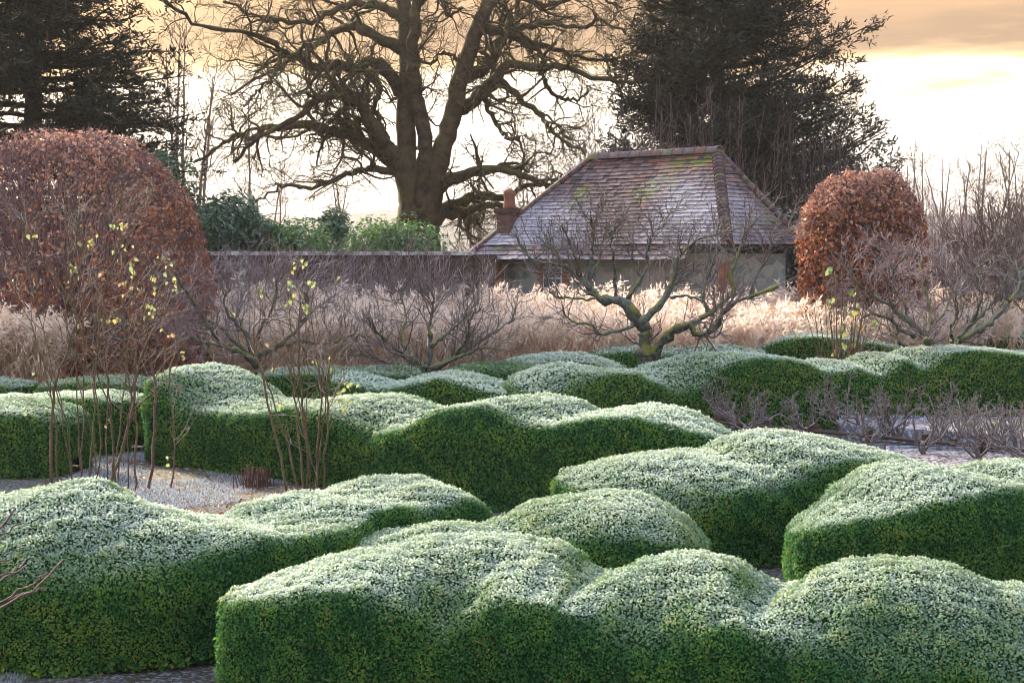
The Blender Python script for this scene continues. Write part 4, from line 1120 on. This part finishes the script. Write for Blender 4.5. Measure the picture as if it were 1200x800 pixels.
# ------------------------------------------------------------------ tall roses in the frosted bed
def rose(label, stems, d, seed, leafy, side=(4.2, 5.0)):
    r = np.random.default_rng(seed)
    root = thing('rose_bush', label, 'shrub')
    PP, RR = [], []
    for pts, r0 in stems:
        pts = np.array(pts, float)
        off = r.normal(0, 0.25)
        zb = P(pts[0, 0], pts[0, 1], d)
        p = resample(P(pts[:, 0], pts[:, 1], d + np.linspace(0, off, len(pts))), 16, 0.012, r)
        p[0, 2] = -0.03
        PP.append(p); RR.append(0.8 * np.linspace(r0, r0 * 0.35, 16))
    PP, RR = np.array(PP), np.array(RR)
    for p, q in zip(PP, RR):
        link('stem', Tubes().add(p, q, 7).mesh('stem'), M['rose_stem'] if r.random() < 0.65 else M['red_stem'], root)
    a, ar = grow(r, PP, RR, side[0] * 1.25, 0.62, 0.75, 6, 0.16, 0.03, 0.5, (0.38, 1.0), rmin=0.005, rmax=0.009)
    b_, br = grow(r, a, ar, side[1] * 1.2, 0.30, 0.7, 3, 0.18, 0.04, 0.6, (0.25, 1.0), rmin=0.0038, rmax=0.006)
    link('side_shoots', Tubes().add(a, ar, 4).add(b_, br, 3).mesh('side_shoots'), M['rose_stem'], root, kind='stuff')
    # traced clusters of yellow leaves hang from their own short spurs
    N = []
    spur = []
    for (x, y, n) in leafy:
        c = P(x, y, d + r.normal(0, 0.12))
        near = PP.reshape(-1, 3)[np.argmin(np.linalg.norm(PP.reshape(-1, 3) - c, axis=1))]
        near = np.concatenate([PP.reshape(-1, 3), a.reshape(-1, 3)]); near = near[np.argmin(np.linalg.norm(near - c, axis=1))]
        spur.append(resample(np.array([near, (near + c) / 2 + np.array([0, 0, 0.05]), c]), 6))
        for k in range(max(1, int(n * 0.9))):
            N.append(c + r.normal(0, 0.035, 3) * np.array([1.3, 1, 1]))
    if spur:
        link('leaf_spurs', Tubes().add(np.array(spur), np.full((len(spur), 6), 0.004), 4).mesh('leaf_spurs'), M['rose_stem'], root, kind='stuff')
        pts = np.array(N)
        leaves_on(root, np.stack([pts, pts + 1e-4], 1)[:, :, :], len(pts), seed + 1, 0.058, tr=(0.0, 0.5), cluster=1)
    return root
rose('tall purple-stemmed rose hung with yellow-green leaves in front of the large beech dome', [
 ([(58, 590), (60, 540), (62, 470), (70, 430), (85, 395), (100, 340)], .026), ([(66, 590), (67, 540), (64, 490), (55, 440), (48, 400)], .018),
 ([(95, 590), (97, 520), (98, 440), (97, 360), (90, 300)], .014), ([(105, 590), (108, 520), (112, 450), (116, 380), (112, 320)], .015),
 ([(120, 592), (135, 548), (150, 500), (158, 460), (165, 420), (185, 380), (200, 345)], .028), ([(135, 590), (134, 520), (128, 460), (115, 420), (95, 415), (70, 425)], .018),
 ([(140, 592), (138, 530), (146, 460), (145, 380), (142, 300)], .015), ([(155, 595), (160, 550), (160, 500), (152, 450), (150, 400), (155, 330)], .020),
 ([(168, 605), (178, 560), (181, 500), (181, 450), (175, 420), (160, 400), (130, 395)], .026), ([(195, 610), (202, 560), (204, 500), (198, 440), (207, 400)], .017),
 ([(110, 590), (118, 520), (112, 440), (120, 350), (150, 268), (165, 243)], .013), ([(128, 590), (132, 500), (108, 420), (70, 330), (30, 262), (0, 230)], .013),
 ([(100, 590), (92, 500), (90, 400), (86, 320), (88, 270), (94, 232)], .012), ([(125, 590), (125, 480), (122, 380), (118, 300), (132, 268), (148, 235)], .012), ([(85, 590), (78, 500), (50, 420), (25, 360), (0, 300)], .012),
 ([(115, 590), (105, 500), (82, 400), (78, 290), (75, 240)], .011), ([(90, 590), (70, 480), (42, 350), (28, 280), (32, 268)], .010), ([(150, 595), (150, 500), (160, 420), (175, 330), (190, 300)], .012)],
 20.6, 130, [(2, 229, 2), (40, 274, 4), (50, 269, 3), (100, 281, 3), (133, 259, 5), (143, 265, 4), (129, 271, 2), (98, 268, 3), (104, 280, 4), (149, 286, 4), (138, 293, 3), (133, 298, 3), (157, 312, 4), (166, 243, 3), (90, 314, 5), (95, 322, 4), (110, 320, 4), (158, 306, 3),
  (181, 305, 4), (192, 308, 7), (186, 323, 6), (198, 332, 4), (181, 342, 4), (165, 330, 4), (142, 335, 4), (176, 355, 4), (184, 365, 3), (108, 372, 3), (136, 369, 5), (200, 390, 3), (216, 412, 2), (42, 433, 3), (28, 482, 3), (128, 490, 3), (167, 470, 1), (196, 540, 3), (216, 415, 2)])
rose('upright brown-stemmed rose with a leaning stem, in front of the tall wavy hedge', [
 ([(337, 592), (328, 540), (315, 480), (305, 430), (298, 410), (300, 380), (320, 373), (345, 385), (360, 400)], .020), ([(352, 592), (342, 540), (325, 480), (308, 435), (302, 415)], .017),
 ([(356, 592), (354, 540), (346, 480), (343, 430), (340, 380), (338, 330)], .017), ([(362, 592), (360, 520), (352, 450), (350, 400), (352, 340)], .022), ([(372, 592), (372, 530), (376, 470), (372, 420), (365, 370), (370, 330)], .018),
 ([(382, 592), (380, 540), (384, 480), (378, 440), (370, 410)], .020), ([(376, 592), (366, 540), (352, 500), (348, 480)], .012), ([(368, 592), (374, 540), (380, 480), (386, 430), (395, 400), (410, 380)], .014), ([(358, 592), (362, 480), (365, 420), (385, 380), (420, 330)], .010),
 ([(365, 592), (356, 500), (335, 420), (325, 370), (310, 340)], .010)],
 20.0, 131, [(340, 340, 6), (345, 352, 5), (352, 308, 4), (358, 360, 5), (335, 332, 4), (398, 312, 4), (300, 345, 4), (290, 348, 3), (303, 342, 3), (318, 402, 3), (318, 428, 3), (278, 375, 2), (324, 470, 2), (370, 335, 3), (401, 420, 5), (405, 455, 6), (397, 466, 6), (408, 450, 4), (402, 472, 4), (371, 418, 2)], side=(4.0, 5.0))

# cut-back perennial clump and small flower stems in the bed
r = np.random.default_rng(140)
tuft = thing('cut_back_clump', 'short brown clump of cut-back stems on the frosted bed', 'plant')
c = P(299, 580, 20.9); n = 70
bs = np.stack([c[0] + r.normal(0, 0.09, n), c[1] + r.normal(0, 0.08, n), np.full(n, -0.03)], -1)
tp_ = bs + np.stack([r.normal(0, 0.04, n), r.normal(0, 0.04, n), r.uniform(0.14, 0.27, n)], -1)
link('stems', Tubes().add(np.linspace(bs, tp_, 4).transpose(1, 0, 2), np.full((n, 4), 0.006), 4).mesh('stems'), M['red_stem'], tuft, kind='stuff')
grass_patch('frosted_grass', 26000, (XP(60, 21), XP(350, 20), 18.5, 24.5), 0.045, 0.75, 3, 'short bluish frosted grass on the rose bed', 'grass')
grass_patch('path_grass', 9000, (XP(-20, 12), XP(60, 12), 10.5, 12.2), 0.04, 0.35, 4, 'thin grass along the foot of the angled hedge', 'grass')

r = np.random.default_rng(145); n = 2600
pos = np.stack([r.uniform(XP(40, 21), XP(360, 20), n), r.uniform(17.5, 25, n), np.zeros(n)], -1); pos[:, 2] = 0.03 * fbm(pos, 2.2, 3) - 0.005
me = leaf_mesh('fallen_leaves', pos, unit(r.normal(0, 1, (n, 3)) * np.array([1, 1, 0.3])), unit(r.normal(0, 0.5, (n, 3)) + np.array([0, 0, 1.0])), r.uniform(0.03, 0.07, n), 0.03, {'tint': np.clip(r.normal(0.35, 0.3, n), 0, 1), 'frost': np.clip(r.normal(0.25, 0.25, n), 0, 0.8)})
link('fallen_leaves', me, M['beech'], kind='stuff', label='brown frosted leaves littering the rose bed', category='leaves')
# ------------------------------------------------------------------ reeds
def reeds():
    r = np.random.default_rng(150)
    n = 5200
    x = r.uniform(-60, 1260, n); d = r.uniform(33.0, 36.6, n)
    left = r.random(n) < 0.10
    x = np.where(left, r.uniform(-60, 58, n), x); d = np.where(left, r.uniform(30.1, 30.9, n), d)
    X = (x - 600) / F * d
    hgt = 1.40 + 0.16 * (d - 33) + r.normal(0, 0.15, n) + 0.12 * fbm(np.stack([X, d, 0 * X], -1), 1.2, 60)
    hgt = np.where(left, 1.5 + r.normal(0, 0.15, n), hgt)
    base = np.stack([X, d, np.full(n, -0.02)], -1)
    lean = np.stack([r.normal(0.05, 0.10, n), r.normal(0, 0.10, n), np.zeros(n)], -1)
    s = np.linspace(0, 1, 3)[None, :, None]
    st = base[:, None] + np.array([0, 0, 1.0]) * s * hgt[:, None, None] + lean[:, None] * s ** 2 * hgt[:, None, None]
    root = link('reed_bed', None, None, None, kind='stuff', label='dense band of tan reed grass with feathery plumes', category='reeds')
    stalks = Tubes().add(st, np.linspace(0.006, 0.003, 3)[None] * np.ones((n, 1)), 3).mesh('stalks')
    stalks.attributes.new('frost', 'FLOAT', 'POINT')
    link('stalks', stalks, M['reed'], root, kind='stuff')
    # leaves: arching ribbons
    k = np.repeat(np.arange(n), 5); m_ = len(k)
    t = r.uniform(0.15, 0.9, m_)
    p0 = base[k] + np.stack([np.zeros(m_), np.zeros(m_), t * hgt[k]], -1) + lean[k] * (t ** 2 * hgt[k])[:, None]
    a = r.uniform(0, 6.28, m_); L = r.uniform(0.3, 0.7, m_)
    hd = np.stack([np.cos(a), np.sin(a), np.zeros(m_)], -1)
    w = 0.011
    sd = np.stack([-np.sin(a), np.cos(a), np.zeros(m_)], -1) * w
    q1 = p0 + hd * (L * 0.35)[:, None] + np.array([0, 0, 1]) * (L * 0.45)[:, None]
    q2 = p0 + hd * (L * 0.75)[:, None] + np.array([0, 0, 1]) * (L * r.uniform(0.0, 0.5, m_))[:, None]
    V = np.stack([p0 - sd, p0 + sd, q1 + sd, q1 - sd, q2 + sd * 0.2, q2 - sd * 0.2], 1)
    ofs = np.arange(m_)[:, None] * 6
    Fq = np.concatenate([ofs + np.array([0, 1, 2, 3]), ofs + np.array([3, 2, 4, 5])])
    tint = np.clip(r.normal(0.5, 0.25, m_), 0, 1)
    link('blades', mesh_np('blades', V.reshape(-1, 3), Fq, {'tint': np.repeat(tint, 6), 'frost': np.repeat(np.clip(r.normal(0.12, 0.15, m_), 0, 0.6), 6)}, smooth=False), M['reed'], root, kind='stuff')
    # plumes: many fine drooping hairs near the tip
    per = 14
    k = np.repeat(np.arange(n), per); m_ = len(k)
    top = st[k, -1]; ax = unit(st[k, -1] - st[k, -2])
    wind = unit(np.stack([np.full(n, 0.7) + r.normal(0, 0.5, n), r.normal(0, 0.5, n), np.full(n, 0.25)], -1))[k]
    t = r.random(m_)
    p0 = top + ax * (0.02 - 0.16 * t)[:, None] + wind * (0.13 * (1 - t) ** 1.5)[:, None]
    dv = unit(wind * 0.7 + r.normal(0, 0.5, (m_, 3)) + np.array([0, 0, 0.15]))
    nv = unit(r.normal(0, 1, (m_, 3)))
    sz = r.uniform(0.09, 0.19, m_)
    me = leaf_mesh('plumes', p0, dv, nv, sz, sz * 0.22, {'tint': np.clip(r.normal(0.75, 0.2, m_), 0, 1), 'frost': np.clip(r.normal(0.55, 0.25, m_), 0, 1)}, tipfold=0.3)
    link('plumes', me, M['reed'], root, kind='stuff')
reeds()

# ------------------------------------------------------------------ evergreen shrubs behind the wall
def evergreen(label, x, d, w, ztop, seed, mat, n=9000, size=0.17, lobes=9, name='evergreen_shrub'):
    r = np.random.default_rng(seed)
    root = thing(name, label, 'shrub')
    c = np.array([XP(x, d), d, 0])
    cs = np.stack([c[0] + r.uniform(-1, 1, lobes) * w * 0.72, c[1] + r.uniform(-0.7, 0.7, lobes) * w * 0.5, np.zeros(lobes)], -1)
    hh_ = ztop * (1 - 0.35 * np.abs(cs[:, 0] - c[0]) / w) * r.uniform(0.82, 1.0, lobes)
    rad = w * r.uniform(0.32, 0.48, lobes)
    k = r.integers(0, lobes, n)
    dirn = unit(r.normal(0, 1, (n, 3)) + np.array([0, -0.3, 0.35]))
    rr_ = rad[k] * (1 - 0.45 * r.random(n) ** 2)
    pos = cs[k] + dirn * rr_[:, None] * np.array([1, 1, 0.95]); pos[:, 2] += np.maximum(hh_[k] - rad[k], 0.3)
    low = r.random(n) < 0.35
    pos[:, 2] = np.where(low, r.uniform(0.1, 1, n) * pos[:, 2], pos[:, 2])
    pos += (0.22 * fbm(pos, 3.5, seed)[:, None]) * dirn
    nv = unit(dirn + r.normal(0, 0.5, (n, 3)) + np.array([0, 0, 0.4])); dv = unit(r.normal(0, 1, (n, 3)))
    sz = size * r.uniform(0.6, 1.3, n)
    me = leaf_mesh('foliage', pos, dv, nv, sz, sz * 0.42, {'tint': np.clip(0.45 + 0.3 * fbm(pos, 1.5, seed + 1) + r.normal(0, 0.2, n), 0, 1), 'frost': np.clip(r.normal(0.03, 0.08, n), 0, 0.4)})
    link('foliage', me, M[mat], root, kind='stuff')
    T = Tubes()
    for i in range(lobes):
        T.add(np.linspace(c + (cs[i] - c) * 0.2 + np.array([0, 0, -0.05]), cs[i] + np.array([0, 0, hh_[i] - rad[i] * 0.5]), 6), np.linspace(0.07, 0.03, 6), 6)
    link('stems', T.mesh('stems'), M['conifer_bark'], root)
evergreen('bright green laurel mound behind the garden wall at the foot of the oak', 462, 47, 2.7, ZP(239, 47), 160, 'laurel', 22000, 0.13, 16)
evergreen('dark rhododendron behind the garden wall beside the large beech dome', 270, 47, 1.9, ZP(214, 47), 161, 'yew', 10000, 0.19)
evergreen('lighter rhododendron between the dark rhododendron and the laurel mound', 335, 47.5, 1.9, ZP(222, 47.5), 162, 'laurel', 13000, 0.14)
evergreen('small dark bush filling the gap beside the laurel mound', 388, 48.5, 1.3, ZP(240, 48.5), 163, 'yew', 6000, 0.17, 6)
evergreen('blue-green yew low in front of the broad conifer', 185, 44, 2.0, ZP(150, 44), 164, 'yew', 15000, 0.20, 12)
evergreen('dark holly half hidden behind the hut roof', 885, 49, 2.0, ZP(205, 49), 165, 'needles', 12000, 0.18, 10)

# ------------------------------------------------------------------ pruned step-over trees on the timber rail, raised beds
rail = thing('timber_rail', 'long low reddish timber rail on short posts through the small pruned trees', 'rail')
ra, rb = P(835, 494, 25.9), P(1250, 532, 22.1)
link('bar', Tubes().add(resample([ra, (ra + rb) / 2, rb], 12, 0.006), np.full(12, 0.028), 6).mesh('bar'), M['timber'], rail)
for k in range(7):
    p = ra + (rb - ra) * (0.02 + k * 0.155)
    link('post', boxes('post', ([np.array([p[0] - 0.05, p[1] + 0.037, -0.05])], [np.array([0.09, 0, 0])], [np.array([0, 0.09, 0])], [ZX * (p[2] + 0.14)])), M['timber'], rail)
def stepover(x, d, seed):
    r = np.random.default_rng(seed)
    root = thing('pruned_apple', 'small candelabra-pruned apple tree with frosted grey spurs along the timber rail', 'tree', 'small pruned trees along the timber rail')
    c = np.array([XP(x, d), d, 0]); hgt = r.uniform(0.8, 1.15)
    tr0 = resample([c + np.array([0, 0, -0.04]), c + np.array([r.normal(0, .03), 0, 0.18]), c + np.array([r.normal(0, .05), 0, 0.34])], 8)
    link('trunk', Tubes().add(tr0, np.linspace(0.038, 0.028, 8), 7).mesh('trunk'), M['frost_bark'], root)
    LP, LR = [], []
    for k in range(int(r.integers(5, 8))):
        a = r.uniform(-0.95, 0.95); L = r.uniform(0.75, 1.0)
        t0 = tr0[int(r.integers(3, 8))]
        tip = t0 + np.array([math.sin(a) * 0.6, r.normal(0, 0.15), (hgt - t0[2]) * L * (1 - 0.3 * abs(a))])
        LP.append(resample([t0, t0 * 0.55 + tip * 0.45 + np.array([math.sin(a) * 0.09, 0, -0.05]), tip], 9, 0.012, r)); LR.append(np.linspace(0.018, 0.006, 9))
    LP, LR = np.array(LP), np.array(LR)
    p1, r1 = grow(r, LP, LR, 16, 0.20, 0.9, 4, 0.25, 0.12, 0.6, (0.25, 1), rmin=0.0042, rmax=0.007)
    p2, r2 = grow(r, p1, r1, 12, 0.08, 0.9, 2, 0.25, 0.1, 0.8, (0.3, 1), rmin=0.0036, rmax=0.005, tip=0.8)
    link('branches', Tubes().add(LP, LR, 5).mesh('branches'), M['frost_bark'], root)
    link('spurs', Tubes().add(p1, r1, 4).add(p2, r2, 4).mesh('spurs'), M['frost_bark'], root, kind='stuff')
for k, (x, y) in enumerate([(838, 508), (872, 512), (902, 514), (945, 514), (985, 518), (1022, 522), (1055, 526), (1088, 532), (1122, 540), (1150, 536), (1178, 548), (1205, 544), (1240, 550), (858, 503), (1005, 512), (1040, 514), (1105, 522), (1165, 528), (1195, 530)]):
    stepover(x, 2.8 * F / (y - 302) - (1.7 if k % 2 else 0.2), 170 + k)
m = new_mat('slate_board'); b = NB(m); M['board'] = m
b.bsdf(b.mix(b.smooth(b.noise(14, 5), 0.4, 0.7), (0.10, 0.11, 0.15), (0.42, 0.45, 0.55)), rough=0.85, bump=b.noise(40), bs=0.3)
m = new_mat('bed_soil'); b = NB(m); M['bedsoil'] = m
b.bsdf(b.mix(b.smooth(b.noise(18, 5, 0.7), 0.42, 0.62), (0.07, 0.055, 0.055), (0.50, 0.46, 0.50)), rough=0.95, bump=b.noise(25, 5), bs=1.0, bd=0.05)
def raised_bed(label, corners, hb):
    root = thing('raised_bed', label, 'garden bed')
    c = [np.array([XP(x, d), d, -0.03]) for x, d in corners]
    for i in range(4):
        p, q = c[i], c[(i + 1) % 4]
        u = unit(q - p); nn = np.array([-u[1], u[0], 0])
        link('board', boxes('board', ([p + u * 0.03], [q - p - u * 0.06], [nn * 0.05], [ZX * (hb + 0.03)])), M['board'], root)
    cc = np.array(c); mid = cc.mean(0); g = np.linspace(0, 1, 14)
    A_, B_ = np.meshgrid(g, g)
    S = ((1 - A_)[..., None] * (1 - B_)[..., None] * cc[0] + A_[..., None] * (1 - B_)[..., None] * cc[1] + A_[..., None] * B_[..., None] * cc[2] + (1 - A_)[..., None] * B_[..., None] * cc[3])
    S = mid + (S - mid) * 0.97; S[..., 2] = hb - 0.04 + 0.03 * fbm(S, 7, 4)
    ii = np.arange(196).reshape(14, 14)
    link('soil', mesh_np('soil', S.reshape(-1, 3), np.stack([ii[:-1, :-1], ii[:-1, 1:], ii[1:, 1:], ii[1:, :-1]], -1).reshape(-1, 4)), M['bedsoil'], root)
    return mid
raised_bed('slate-blue boarded bed with frosted soil below the long far hedge', [(985, 26.6), (1260, 24.4), (1260, 27.6), (985, 28.2)], 0.2)
raised_bed('dark boarded bed close behind the pointed box hedge', [(1040, 21.0), (1260, 20.2), (1260, 23.0), (1040, 23.4)], 0.22)
def sprout(x, d, seed, label):
    r = np.random.default_rng(seed)
    root = thing('lettuce', label, 'plant', 'small winter lettuces in the boarded bed')
    c = np.array([XP(x, d), d, 0.16]); n = 16
    a = r.uniform(0, 6.28, n); el = r.uniform(0.2, 1.2, n)
    dv = np.stack([np.cos(a) * np.cos(el), np.sin(a) * np.cos(el), np.sin(el)], -1)
    nv = np.stack([-np.cos(a) * np.sin(el), -np.sin(a) * np.sin(el), np.cos(el)], -1)
    me = leaf_mesh('leaves', np.repeat(c[None], n, 0), dv, nv, 0.11, 0.09, {'tint': r.uniform(0, 0.5, n), 'frost': r.uniform(0, 0.5, n)})
    link('leaves', me, M['rose_leaf'], root)
for k in range(9):
    sprout(1130 + k * 9, 26.2 + 0.25 * (k % 3), 200 + k, 'small green winter lettuce in the slate-blue boarded bed')

# bare red-tipped shrub at the very edge of the garden, close by
r = np.random.default_rng(210)
fg = thing('dogwood_shrub', 'thin red-brown bare shoots poking over the angled hedge', 'shrub')
D0 = 7.0
LN = [([(-60, 730), (-20, 720), (20, 703), (50, 680), (74, 656)], .008, .004, (0, .1)), ([(-60, 720), (-10, 712), (25, 690), (55, 672)], .006, .003, (0, -.1)), ([(-60, 690), (-20, 680), (10, 672), (33, 662)], .006, .003, (0, .2)),
      ([(-60, 680), (-30, 650), (0, 620), (18, 596)], .007, .004, (0, .1)), ([(-60, 660), (-20, 640), (5, 625), (25, 612)], .005, .003, (0, -.2)), ([(-40, 720), (0, 706), (30, 694), (54, 690)], .005, .003, (0, .2)), ([(-50, 665), (-15, 662), (12, 655)], .005, .003, (0, .1)), ([(-40, 715), (-10, 690), (15, 670), (30, 655)], .005, .003, (0, .3))]
lp, lr = limbs_from_pixels(LN, D0, 12, 0.004, r)
st0 = np.array([resample(np.array([[XP(-110, D0), D0, -0.05], [XP(-95, D0), D0, 0.8], q[0]]), 12) for q in lp])
for p in range(len(lp)):
    link('shoot', Tubes().add(np.concatenate([st0[p], lp[p][1:]]), np.concatenate([np.full(12, lr[p][0] * 1.05), lr[p][1:]]), 6).mesh('shoot'), M['red_stem'], fg)

# ------------------------------------------------------------------ morning mist
hz = bpy.data.meshes.new('haze')
v, f = box_mesh('haze', (-1300, -20, -1.5), (1300, 1750, 62))
hz.from_pydata([tuple(a) for a in v], [], [tuple(int(k) for k in a) for a in f])
m = new_mat('mist'); b = NB(m)
pv = b.n('ShaderNodeVolumePrincipled'); pv.inputs['Density'].default_value = 0.00016; pv.inputs['Color'].default_value = (0.97, 0.95, 0.95, 1); pv.inputs['Anisotropy'].default_value = 0.2
o = b.n('ShaderNodeOutputMaterial'); b.l(pv.outputs[0], o.inputs['Volume'])
hz.materials.append(m)
link('haze', hz, None, None, kind='stuff', label='thin pale winter morning mist over the garden', category='mist')
